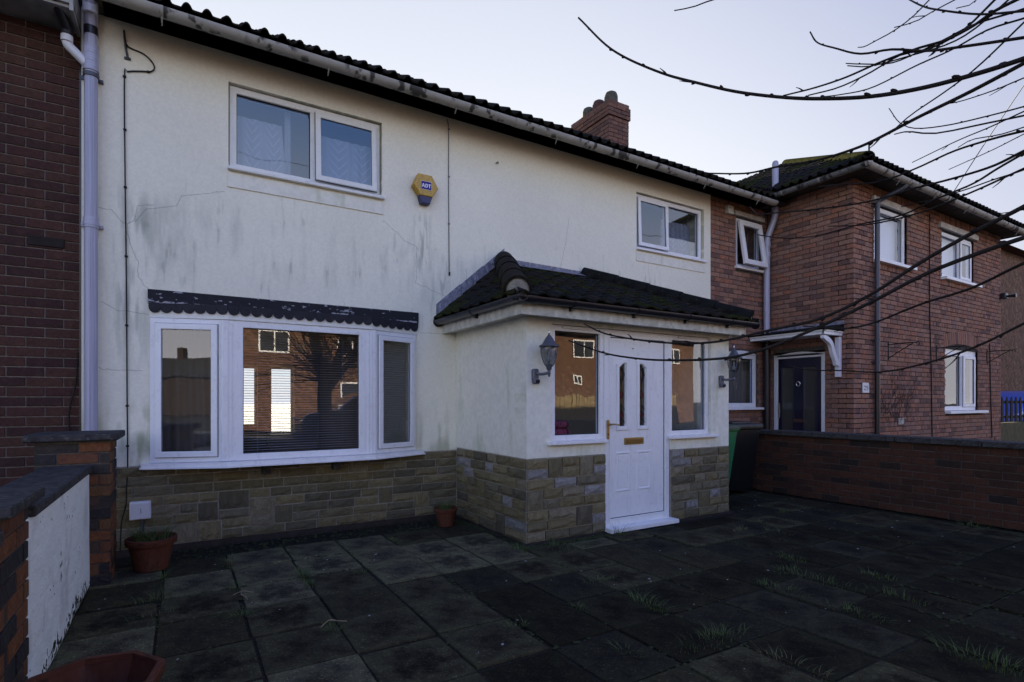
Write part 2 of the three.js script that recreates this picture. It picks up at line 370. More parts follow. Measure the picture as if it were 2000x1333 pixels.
// ---------------------------------------------------------------- plastic windows
// in its own axes: x along the wall, y up, z outwards; origin at the lower corner of the opening
function pvcWindow(parent, { at, turn = 0, w, h, t = .055, mull = [], sashes = [], mat = M.pvc, d = .06, name = 'window', glass = M.glass }) {
  const g = sub(parent, name, at, turn);
  local(g, 'frame', join([rectFrame(w, h, t, d), ...mull.map((x) => metric(new THREE.BoxGeometry(t * .95, h - 2 * t, d - .008).translate(x, h / 2, d / 2)))]), mat);
  const xs = [0, ...mull, w];
  for (let i = 0; i < xs.length - 1; i++) {
    const a = i === 0 ? t : xs[i] + t * .475, b = i === xs.length - 2 ? w - t : xs[i + 1] - t * .475, s = sashes.find((q) => q.at === i);
    if (s) {
      const pv = new THREE.Group(); pv.name = 'sash'; const k = .014, sw = b - a + 2 * k, sh = h - 2 * t + 2 * k; pv.position.set(a - k, h - t + k, d - .004); pv.rotation.x = -(s.open || 0); g.add(pv);
      local(pv, 'sash_frame', rectFrame(sw, sh, .052, .03).translate(0, -sh, 0), mat);
      local(pv, 'seal_shadow_gap', rectFrame(sw + .010, sh + .010, .010, .005, .001).translate(-.005, -sh - .005, .003), M.gasket);  // dark ring paints the shadow gap and seal line round the sash
      local(pv, 'gasket', rectFrame(sw - .096, sh - .096, .006, .006, .001).translate(.048, -sh + .048, .014), M.gasket);
      local(pv, 'pane', new THREE.PlaneGeometry(sw - .1, sh - .1).translate(sw / 2, -sh / 2, .012), glass);
    } else {
      local(g, 'gasket', rectFrame(b - a + .008, h - 2 * t + .008, .010, .008, .001).translate(a - .004, t - .004, d - .034), M.gasket);
      local(g, 'pane', new THREE.PlaneGeometry(b - a, h - 2 * t).translate((a + b) / 2, h / 2, d - .036), glass);
    }
  }
  return g;
}
// hanging cloth with folds, x from 0 to w, y from 0 to h
function cloth(w, h, folds, amp, fan = 0, ph = 0) {
  const g = new THREE.PlaneGeometry(w, h, Math.max(24, folds * 8), 10); g.translate(w / 2, h / 2, 0); const p = g.attributes.position;
  for (let i = 0; i < p.count; i++) { const u = p.getX(i) / w, v = 1 - p.getY(i) / h; p.setZ(i, amp * (.5 + .5 * v) * Math.sin(u * folds * 6.283 + ph + Math.sin(u * 9) * .6)); p.setX(i, p.getX(i) + fan * v * (u - .3)); }
  g.computeVertexNormals();
  return g;
}
function blades(n, len, spread, o = {}) {                        // a tuft of curved blades about the origin
  const P = [], { lie = .5, wid = .004, elong = 1, turn = 0 } = o;
  for (let i = 0; i < n; i++) {
    const a = rr(0, 6.283), r = spread * Math.sqrt(rnd()), L = len * rr(.45, 1.1), tip = lie * rr(.3, 1.5) * L, x = Math.cos(a) * r * (turn ? .6 : elong), z = Math.sin(a) * r * (turn ? elong : .6), b = a + rr(-.8, .8), dx = Math.cos(b), dz = Math.sin(b), w = wid * rr(.6, 1.2);
    const q = (t) => [x + dx * tip * t * t, L * (t - .35 * t * t * Math.min(1, lie * 1.3)), z + dz * tip * t * t];
    for (let k = 0; k < 3; k++) {
      const A = q(k / 3), B = q((k + 1) / 3), wa = w * (1 - k / 3), wb = w * (1 - (k + 1) / 3) * .9;
      const l0 = [A[0] - dz * wa, A[1], A[2] + dx * wa], r0 = [A[0] + dz * wa, A[1], A[2] - dx * wa], l1 = [B[0] - dz * wb, B[1], B[2] + dx * wb], r1 = [B[0] + dz * wb, B[1], B[2] - dx * wb];
      P.push(...l0, ...r0, ...r1, ...l0, ...r1, ...l1);
    }
  }
  const g = new THREE.BufferGeometry(); g.setAttribute('position', new THREE.Float32BufferAttribute(P, 3)); g.setAttribute('uv', new THREE.Float32BufferAttribute(new Float32Array(P.length / 3 * 2), 2)); g.computeVertexNormals();
  return g;
}
const halfRing = (r, th, len, seg = 12) => {                     // half-round gutter along x from 0 to len, open upwards
  const s = new THREE.Shape(); s.absarc(0, 0, r, Math.PI, 2 * Math.PI, false); s.absarc(0, 0, r - th, 2 * Math.PI, Math.PI, true);
  const g = new THREE.ExtrudeGeometry(s, { depth: len, bevelEnabled: false, curveSegments: seg }); g.rotateY(Math.PI / 2); // extrusion now runs along +x
  const p = g.attributes.position, uv = g.attributes.uv; for (let i = 0; i < p.count; i++) uv.setXY(i, p.getX(i), Math.atan2(p.getY(i), p.getZ(i)) * .1);
  return g;
};
// ---------------------------------------------------------------- the ground, street and patio
struct('ground', new THREE.PlaneGeometry(500, 500).rotateX(-Math.PI / 2).translate(0, -.06, 0), std(C(.07, .075, .045), { map: rep(tex.concrete, 120) }));
struct('road', bx(-60, 70, -.055, -.045, 9.3, 14.2), std(C(.055, .055, .057), { map: rep(tex.grain, .7) }));
struct('pavement', bx(-60, 70, -.05, .045, 7.9, 9.3), std(C(.26, .25, .235), { map: rep(tex.grain, .6) }));
struct('pavement', bx(-60, 70, -.05, .05, 14.2, 15.6), std(C(.28, .27, .25), { map: rep(tex.grain, .6) }));
struct('back_garden', bx(-60, 70, -.055, -.012, -140, -7.1), std(C(.16, .18, .06), { map: rep(tex.grain, .5) }));
struct('neighbour_garden', bx(7.7, 16, -.055, .02, .02, 7.9), std(C(.07, .065, .055), { map: rep(tex.concrete, .6) }));
{
  const patio = new THREE.Group(); patio.name = 'patio'; scene.add(patio); origin.set(patio, V(0, 0, 0)); patio.userData.kind = 'structure';
  add(patio, 'bedding', bx(-.6, 7.42, -.05, -.013, .0, 7.9), std(C(.022, .02, .015), { map: rep(tex.grain, 3), bumpMap: rep(tex.rough, 3), bumpScale: .02 }));
  const slabMap = (k, dark, edge) => texture(256, 256, (u, v) => {
    const n = fbm(u * 7 + k * 31, v * 7 + k * 11, 5), f = fbm(u * 40 + k, v * 40, 3), e = Math.max(Math.abs(u - .5), Math.abs(v - .5)) * 2, blot = step(.22, .92, n * .8 + (1 - e) * .42 - .02 * k), speck = step(.75, .78, fbm(u * 55, v * 55 + k * 5, 2)) * .25;
    const g = edge + (dark - edge) * blot + .16 * (f - .5) + speck; return [g, g * (1 + .03 * (1 - blot)), g * (.96 - .08 * (1 - blot))];
  });
  const maps = [[0, .36, .62], [1, .33, .64], [2, .38, .60], [3, .40, .52]].map((a) => slabMap(...a));
  const mk = (c, i) => std(C(...c), { map: maps[i], bumpMap: rep(tex.rough, 1), bumpScale: .005, roughness: .95, specularIntensity: .12 });
  const pale = [0, 1, 2].map((i) => mk([.36, .315, .245], i)), mid = [0, 1, 2, 3].map((i) => mk([.19, .163, .125], i)), dark = [0, 2, 3, 3].map((i) => mk([.088, .077, .064], i)), damp = [2, 3].map((i) => mk([.125, .113, .10], i));
  const geos = Array.from({ length: 12 }, (_, i) => { const g = brickGeo(.016, .016, 0, 1, 1, i % 3 ? 1 : 2.6); g.rotateX(-Math.PI / 2); return g; });
  for (let i = -1; i < 17; i++) for (let j = 0; j < 15; j++) {
    const x0 = -.12 + .4625 * i, x1 = x0 + .4625, z0 = .42 + .494 * j, z1 = z0 + .494, xc = (x0 + x1) / 2, zc = (z0 + z1) / 2;
    if (x1 > 7.46 || (xc > 2.75 && xc < 5.75 && zc < 1.62) || (xc < -.4 && zc < .9)) continue;
    let a = z0; if (xc > 2.6 && xc < 5.8 && zc < 2.0) a = Math.max(a, 1.66);
    if (z1 - a < .08) continue;
    const batch = rnd() * .36 + fbm(xc * .35 + 57.26, zc * .5 + 50.42, 2) * .9;          // three batches of slabs, weathered differently, laid in loose patches
    const m = new THREE.Mesh(pick(geos), batch > .80 ? pick(pale) : batch > .56 ? pick(mid) : batch > .44 ? pick(damp) : pick(dark));
    m.name = 'slab'; m.castShadow = m.receiveShadow = true; m.scale.set(x1 - x0 - rr(.010, .028), .045, z1 - a - rr(.010, .03)); m.position.set(xc + rr(-.008, .008), rr(-.010, .004), (a + z1) / 2 + rr(-.008, .008));
    m.rotation.set(rr(-.012, .012), pick([0, Math.PI]) + rr(-.014, .014), rr(-.012, .012)); patio.add(m);
  }
}

// ---------------------------------------------------------------- the rendered house
const X0 = -.72, X1 = 7.24, PL = .775;
const renderMap = (() => {
  const W = 2048, H = 1000, mw = X1 - X0, mh = 3.98;
  const t = texture(W, H, (u, v) => {
    const x = X0 + u * mw, y = .75 + v * mh;
    const fine = fbm(x * 60, y * 60, 2), tone = fbm(x * 1.3 + 9, y * 1.3, 3), st = fbm(x * 11, y * 2.0 + 3, 4), st2 = fbm(x * 30 + 7, y * 4.5, 4), cl = fbm(x * 3.1, y * 3.1 + 20, 4);
    const bandTop = 3.22 + .35 * (fbm(x * 2.2, 3, 3) - .5) - .10 * step(3.6, 5.5, x), band = step(bandTop + .05, bandTop - .22, y) * step(2.25, 2.8, y) * (x < 5.2 ? 1 : .5);
    let d = band * step(.42, .72, st * .45 + cl * .33 + st2 * .22) * .30;
    d += .30 * step(3.6, 2.9, y) * step(1.9, 2.6, y) * step(.6, .76, st2) * step(.5, .62, cl);
    const pipe = Math.exp(-(((x + .38) / .17) ** 2)) * step(3.3, 2.9, y) * step(1.4, 2.2, y); d += pipe * step(.42, .66, st * .6 + st2 * .4) * .55;
    const low = step(1.45, .85, y + .5 * (cl - .5)) * step(.4, .62, st * .5 + cl * .5) * (x < 0 ? .75 : .4);
    const alarm = Math.exp(-(((x - 2.33) / .09) ** 2)) * step(3.5, 3.35, y) * step(2.7, 3.0, y) * step(.4, .6, st2) * .5;
    const g = .915 + .05 * (tone - .5) + .05 * (fine - .5), dirt = clamp(d + alarm, 0, .8);
    const c = [g, g * .983, g * .90], mixc = (a, b, k) => a.map((q, i) => q + (b[i] - q) * k);
    return mixc(mixc(c, [.60, .61, .56], dirt), [.50, .52, .38], low);
  });
  const a = t.image.data, dot = (x, y, k) => { const i = Math.floor((x - X0) / mw * W), j = Math.floor((y - .75) / mh * H); if (i < 0 || j < 0 || i >= W || j >= H) return; const o = (j * W + i) * 4; for (let c = 0; c < 3; c++) a[o + c] *= k; };
  const cracks = [[[-.71, 2.98], [-.61, 2.99], [-.52, 2.99], [-.45, 2.9], [-.41, 2.88], [-.35, 2.93], [-.33, 3.06], [-.21, 3.09]], [[-.35, 2.91], [-.27, 3.04], [-.04, 3.11], [0, 3.21], [.35, 3.32]], [[-.41, 2.88], [-.38, 2.7], [-.33, 2.57], [-.32, 2.42], [-.25, 2.33]], [[1.88, 3.31], [2.03, 3.2], [2.12, 3.13], [2.27, 3.08], [2.29, 3.03]], [[2.27, 3.08], [2.26, 2.72], [2.25, 2.67], [2.46, 2.61], [2.62, 2.55], [2.74, 2.56]], [[-.59, 2.19], [-.47, 2.13], [-.25, 2.11]], [[2.3, 2.11], [2.49, 2.12], [2.72, 2.11]], [[2.88, 2.91], [2.9, 2.7]], [[4.41, 3.78], [4.36, 3.47], [4.28, 3.12]], [[-.71, 1.7], [-.58, 1.61], [-.29, 1.61]]];
  for (const l of cracks) for (let k = 0; k < l.length - 1; k++) {
    const n = Math.ceil(Math.hypot(l[k + 1][0] - l[k][0], l[k + 1][1] - l[k][1]) / .003);
    for (let s = 0; s < n; s++) { const q = s / n, x = l[k][0] + (l[k + 1][0] - l[k][0]) * q, y = l[k][1] + (l[k + 1][1] - l[k][1]) * q, w = .022 * (fbm(x * 22, y * 22, 3) - .5); dot(x + w, y + w, .78); }
  }
  t.needsUpdate = true; t.wrapS = t.wrapT = THREE.ClampToEdgeWrapping;
  return rep(t, 1 / mw, 1 / mh, -X0 / mw, -.75 / mh);
})();
M.render = std(C(1, 1, 1), { map: renderMap, bumpMap: rep(tex.rough, 1.2), bumpScale: .002, roughness: .92 });
const creamMap = texture(512, 512, (u, v) => { const st = fbm(u * 20, v * 3, 4, 20), cl = fbm(u * 5, v * 5, 4, 5), g = .895 + .07 * (fbm(u * 60, v * 60, 2, 60) - .5), d = step(.5, .72, st * .6 + cl * .4) * .35; return [g * (1 - d * .28), g * .985 * (1 - d * .22), g * .915 * (1 - d * .34)]; });
M.cream = std(C(1, 1, 1), { map: rep(creamMap, .5), bumpMap: rep(tex.rough, 1.2), bumpScale: .002, roughness: .92 });
M.creamPaint = std(C(.66, .64, .56), { map: rep(tex.grain, 1.5), roughness: .6 });

const house = thing('rendered_house', 'cream rendered terraced house with bow window and tiled roof', 'house', [3.26, 0, -3.4]);
const UW = [{ x0: .381, x1: 1.866, y0: 3.535, y1: 4.368 }, { x0: 5.626, x1: 7.082, y0: 3.535, y1: 4.372 }], BW = { x0: -.235, x1: 2.245, y0: .775, y1: 2.10 };
{
  const s = new THREE.Shape([[X0, .0], [X1, .0], [X1, 4.665], [X0, 4.665]].map((p) => new THREE.Vector2(...p)));
  for (const o of [...UW, BW, { x0: 3.5, x1: 4.6, y0: .1, y1: 2.1 }]) s.holes.push(new THREE.Path([[o.x0, o.y0], [o.x0, o.y1], [o.x1, o.y1], [o.x1, o.y0]].map((p) => new THREE.Vector2(...p))));
  add(house, 'front_wall', new THREE.ExtrudeGeometry(s, { depth: .28, bevelEnabled: false }).translate(0, 0, -.28), M.render);
  const r = new THREE.Shape([[X0, 0], [X1, 0], [X1, 4.6], [X0, 4.6]].map((p) => new THREE.Vector2(...p)));
  for (const o of [{ x0: .92, x1: 1.38 }, { x0: 1.62, x1: 2.11 }]) r.holes.push(new THREE.Path([[o.x0, .62], [o.x0, 2.08], [o.x1, 2.08], [o.x1, .62]].map((p) => new THREE.Vector2(...p))));
  add(house, 'rear_wall', new THREE.ExtrudeGeometry(r, { depth: .26, bevelEnabled: false }).translate(0, 0, -7.1), M.plaster);
  add(house, 'party_wall', bx(X0 + .005, X0 + .22, 0, 4.6, -6.84, -.28), M.plaster);
  add(house, 'party_wall', bx(X1 - .22, X1 - .005, 0, 4.6, -6.84, -.28), M.plaster);
  add(house, 'partition', bx(2.62, 2.74, .12, 4.58, -6.84, -.28), M.roomWall);
  add(house, 'partition', bx(X0 + .22, X1 - .22, 2.53, 4.58, -3.2, -3.1), M.roomWall);
  add(house, 'room_floor', bx(X0 + .22, X1 - .22, -.02, .12, -6.84, -.28), M.carpet);
  add(house, 'upper_floor', bx(X0 + .22, X1 - .22, 2.36, 2.53, -6.84, -.28), M.roomWall);
  add(house, 'ceiling', bx(X0 + .22, X1 - .22, 4.5, 4.58, -6.84, -.28), M.plaster);
  for (const [a, b] of [[.92, 1.38], [1.62, 2.11]]) pvcWindow(house, { at: [b, .62, -7.0], turn: Math.PI, w: b - a, h: 1.46, t: .045, glass: M.glassClear, name: 'rear_window' });
  // upper windows
  for (const [i, o] of UW.entries()) {
    const w = o.x1 - o.x0 - .02, h = o.y1 - o.y0 - .03;
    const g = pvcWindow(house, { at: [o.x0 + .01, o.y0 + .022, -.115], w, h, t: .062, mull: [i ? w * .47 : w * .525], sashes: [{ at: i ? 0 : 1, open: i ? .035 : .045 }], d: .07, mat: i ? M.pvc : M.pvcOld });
    local(g, 'window_sill', rbox(-.02, w + .03, -.03, .004, .05, .165, .008), i ? M.pvc : M.pvcOld);
    add(house, 'render_apron', bx(o.x0 - .01, o.x1 + .012, 3.37, 3.503, -.01, .012), M.cream);
  }
}
// the stone plinth
const stoneMats = toneMats('stone', [[.190, .156, .082], [.225, .186, .10], [.162, .138, .078], [.235, .20, .128], [.146, .126, .076], [.196, .158, .084], [.176, .154, .098], [.124, .108, .07]], { bumpScale: .008 });
const paleStone = toneMats('stonePale', [[.29, .27, .245], [.245, .23, .205]], { bumpScale: .008 });
{
  add(house, 'plinth_mortar', bx(X0 + .01, 2.745, -.02, PL - .005, .001, .020), M.mortarStone);
  const p = new Pieces(house, 'stone', 'stonework');
  p.lay(stoneCourses(2.745 - X0, PL - .06, 8), { at: [X0, .05, .036], mats: stoneMats, geos: STONES, depth: .035, proud: .004 });
  p.build();
  add(house, 'plinth_foot', bx(X0 + .01, 2.745, -.03, .05, .0, .03), M.mortarDark);
}
// eaves, gutter and roof of the rendered house
const PITCH = 29.6 * Math.PI / 180;
function gutterRun(parent, { x0, x1, y, z, r = .062, mat = M.gutter, step: st = 1.35, first = .5, bracket = M.gutter, unions = [] }) {
  const g = add(parent, 'gutter', halfRing(r, .004, x1 - x0).translate(x0, y, z), mat);
  for (let x = x0 + first; x < x1 - .1; x += st) add(g, 'bracket', join([halfRing(r + .004, .006, .022).translate(x - .011, y, z), tube([V(x, y - .05, z + .02), V(x, y - .085, z - .005), V(x, y - .115, z - .03)], .006, 6, 5)]), bracket);
  for (const x of unions) add(g, 'union', halfRing(r + .007, .008, .12).translate(x, y, z), mat);
  return g;
}
{
  add(house, 'soffit', bx(-.56, X1, 4.64, 4.655, .001, .34), M.soffit);
  add(house, 'fascia', bx(-.56, X1, 4.575, 4.66, .322, .345), M.soffit);
  add(house, 'wall_plate', bx(X0 + .01, X1 - .01, 4.667, 4.70, -.28, -.03), M.soffit);
  gutterRun(house, { x0: -.56, x1: X1, y: 4.60, z: .41, unions: [3.3, 6.2], first: .42 });
  const roof = sub(house, 'roof', [0, 0, 0]); origin.set(roof, V(0, 0, 0));
  const yr = 4.65 + 3.83 * Math.tan(PITCH);
  add(roof, 'roof_deck', prism([[.40, 4.64], [-3.4, yr - .03], [-7.2, 4.64]], X1 - X0 - .1).rotateY(-Math.PI / 2).translate(X1, 0, 0).rotateY(0), M.soffit);
  const geo = tileGeo(.30, .40, 2, .042, .016, 9);
  tileSlope(roof, { at: [-.60, 4.635, .455], pitch: PITCH, w: X1 + .60, rows: 12, gauge: .35, tw: .30, geo, mats: [M.tile, M.tile, M.tileBrown], most: 210 });
}
// chimney stack on the ridge
const redMats = toneMats('chimney', [[.19, .10, .075], [.165, .09, .068], [.21, .115, .085], [.14, .08, .065]]);
{
  const ch = sub(house, 'chimney', [0, 0, 0]); origin.set(ch, V(0, 0, 0));
  add(ch, 'stack', bx(7.318, 7.832, 5.6, 7.385, -3.722, -2.508), M.mortarDark);
  const p = new Pieces(ch, 'brick', 'brickwork', 230);
  for (const [y0, y1, o] of [[5.75, 7.07, 0], [7.07, 7.31, .028], [7.31, 7.395, .004]]) {
    p.lay(courses({ w: .53 + 2 * o, h: y1 - y0, shift: o }), { at: [7.31 - o, y0, -2.5 + o], mats: redMats, depth: .1 });
    p.lay(courses({ w: 1.23 + 2 * o, h: y1 - y0, shift: .12 }), { at: [7.31 - o, y0, -3.73 - o], turn: -Math.PI / 2, mats: redMats, depth: .1 });
    p.lay(courses({ w: 1.23 + 2 * o, h: y1 - y0, shift: .12 }), { at: [7.84 + o, y0, -2.5 + o], turn: Math.PI / 2, mats: redMats, depth: .1 });
  }
  p.build();
  add(ch, 'flaunching', new THREE.CylinderGeometry(.26, .36, .06, 4, 1).rotateY(Math.PI / 4).scale(1, 1, 2.3).translate(7.575, 7.42, -3.11), M.mortarGrey);
  const prof = [[.0, .31], [.07, .305], [.115, .275], [.138, .21], [.142, .05], [.145, 0]];
  for (const [z, m] of [[-2.74, 0], [-3.12, 1], [-3.46, 0]]) add(ch, 'chimney_pot', lathe([...prof].reverse(), 18).translate(7.575, 7.40, z), m ? std(C(.16, .085, .065), { map: rep(tex.concrete, 3) }) : std(C(.15, .14, .10), { map: rep(tex.concrete, 3), bumpMap: tex.rough, bumpScale: .01 }));
}
// bow window
const peel = texture(1024, 128, (u, v) => { const n = fbm(u * 70, v * 9, 4), k = step(.635, .67, n * .7 + .3 * fbm(u * 14 + 3, v * 4, 3) + .16 * (v < .12 || v > .9 ? 1 : 0)), g = .115 + .03 * fbm(u * 90, v * 12, 2); return k > .5 ? [.60, .60, .62] : [g, g, g * 1.25]; });
{
  const bow = sub(house, 'bow_window', [0, 0, 0]); origin.set(bow, V(0, 0, 0));
  const P = [[-.222, -.035], [.375, .165], [1.668, .165], [2.23, -.035]], y0 = .792, h = 1.288;
  P.slice(0, 3).forEach(([x, z], i) => {
    const [x2, z2] = P[i + 1], w = Math.hypot(x2 - x, z2 - z), turn = Math.atan2(-(z2 - z), x2 - x), k = i === 1 ? .05 : .03;
    const dx = (x2 - x) / w, dz = (z2 - z) / w, a = i === 0 ? .0 : k, b = i === 2 ? .0 : k;
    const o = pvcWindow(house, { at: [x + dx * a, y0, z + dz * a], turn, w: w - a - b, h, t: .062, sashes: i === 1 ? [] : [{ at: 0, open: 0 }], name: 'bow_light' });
  });
  for (const [x, z, s] of [[.375, .165, 1], [1.668, .165, -1]]) add(bow, 'post', join([rbox(x - .065, x + .065, y0, y0 + h, z - .03, z + .058, .01), bx(x - .02, x - .012, y0, y0 + h, z + .05, z + .064), bx(x + .012, x + .02, y0, y0 + h, z + .05, z + .064)]), M.pvc);
  const plan = (pts, ya, yb) => prism(pts.map(([x, z]) => [x, -z]), yb - ya, { bevelEnabled: false }).rotateX(-Math.PI / 2).translate(0, ya, 0);
  add(bow, 'sill', plan([[-.305, -.12], [-.305, .055], [.345, .305], [1.70, .305], [2.335, .05], [2.335, -.12]], .752, .79), M.pvc);
  add(bow, 'sill_lip', plan([[-.315, -.1], [-.315, .07], [.345, .325], [1.705, .325], [2.345, .065], [2.345, -.1]], .742, .758), M.pvc);
  add(bow, 'head', plan([[-.24, -.25], [-.24, .02], [.36, .235], [1.685, .235], [2.26, .02], [2.26, -.25]], 2.082, 2.172), M.pvcOld);
  const navyPaint = std(C(1, 1, 1), { map: rep(peel, .42, 4.2, .1, -9), roughness: .55 });
  add(bow, 'head_board', plan([[-.25, .001], [-.25, .03], [.36, .226], [1.685, .226], [2.27, .03], [2.27, .001]], 2.173, 2.206), navyPaint);
  add(bow, 'signboard', metric(new THREE.BoxGeometry(2.53, .125, .034).translate(1.01, 2.268, .018)), std(C(1, 1, 1), { map: rep(peel, .36, 7.4, .3, -16.4), roughness: .55 }));
  const edge = [[-.245, .026], [.36, .240], [1.685, .240], [2.265, .026]], scal = std(C(.028, .027, .036), { map: rep(tex.grain, 3), roughness: .6 });
  edge.slice(0, 3).forEach(([x, z], i) => {
    const [x2, z2] = edge[i + 1], w = Math.hypot(x2 - x, z2 - z), n = Math.round(w / .098), s = new THREE.Shape(); s.moveTo(0, .07); s.lineTo(w, .07); s.lineTo(w, .03);
    for (let k = n - 1; k >= 0; k--) s.absarc((k + .5) * w / n, .03, w / n / 2 * .98, 0, Math.PI, true);
    const g = new THREE.ExtrudeGeometry(s, { depth: .012, bevelEnabled: false, curveSegments: 8 }); g.rotateY(Math.atan2(-(z2 - z), x2 - x)).translate(x, 2.138, z);
    add(bow, 'scalloped_trim', g, scal);
  });
  for (const [x, c] of [[.70, 1], [1.36, 1]]) add(bow, 'corbel', join([rbox(x - .04, x + .03, .64, .745, .036, .13, .006), rbox(x - .02, x + .05, .70, .745, .036, .22, .006)]), M.concreteDark);
}
// what stands inside the rooms behind the glass
{
  const blind = thing('venetian_blind', 'open horizontal slat blind behind the middle light of the bow window', 'blind', [1.02, .8, .09]);
  for (let k = 0; k < 50; k++) add(blind, 'slat', metric(new THREE.BoxGeometry(1.16, .0016, .024).rotateX(.16).translate(1.02, .85 + k * .0245, .09)), M.blind);
  add(blind, 'headrail', rbox(.44, 1.60, 2.06, 2.09, .075, .105, .004), M.blind);
  for (const x of [.62, 1.42]) add(blind, 'cord', cyl(.0012, .0012, 1.24, x, 1.45, .104, 5), M.blind);
  const b2 = thing('venetian_blind', 'closed dark slat blind behind the narrow light beside the porch', 'blind', [1.93, .8, .02]);
  const m2 = std(C(.05, .05, .05), { roughness: .5 });
  for (let k = 0; k < 50; k++) add(b2, 'slat', metric(new THREE.BoxGeometry(.46, .0016, .024).rotateX(1.05).rotateY(Math.atan2(.2, .562)).translate(1.935, .85 + k * .0245, .025)), m2);
  lone('drape_curtain', cloth(.55, 1.75, 5, .03, .1), M.drape, 'long beige drape hanging behind the first light of the bow window', 'curtain', null, [-.30, .5, -.34]);
  for (const [x, y, z, w, f, l] of [[.42, 3.54, -.20, .46, 5, 'lace net curtain gathered behind the fixed pane under the eaves'], [1.20, 3.54, -.20, .62, 6, 'lace net curtain behind the open top-hung sash beside the alarm box'], [6.36, 3.54, -.22, .62, 6, 'white net curtain in the upper window above the porch']])
    lone('net_curtain', cloth(w, .62, f, .012, .06), M.curtain, l, 'curtain', null, [x, y, z]);
  lone('net_curtain', cloth(.06, .80, 2, .012, 0), M.curtain, 'narrow bunched edge of lace curtain beside the bare glass under the eaves', 'curtain', null, [.905, 3.53, -.20]);
  lone('armchair', join([rbox(-.4, .4, 0, .42, -.4, .4, .05, 3), rbox(-.4, .4, .4, .92, -.42, -.22, .06, 3), rbox(-.46, -.32, .2, .62, -.38, .4, .05, 3), rbox(.32, .46, .2, .62, -.38, .4, .05, 3)]), std(C(.05, .035, .03)), 'dark upholstered armchair inside behind the bow window', 'armchair', null, [.55, .12, -1.6]);
}

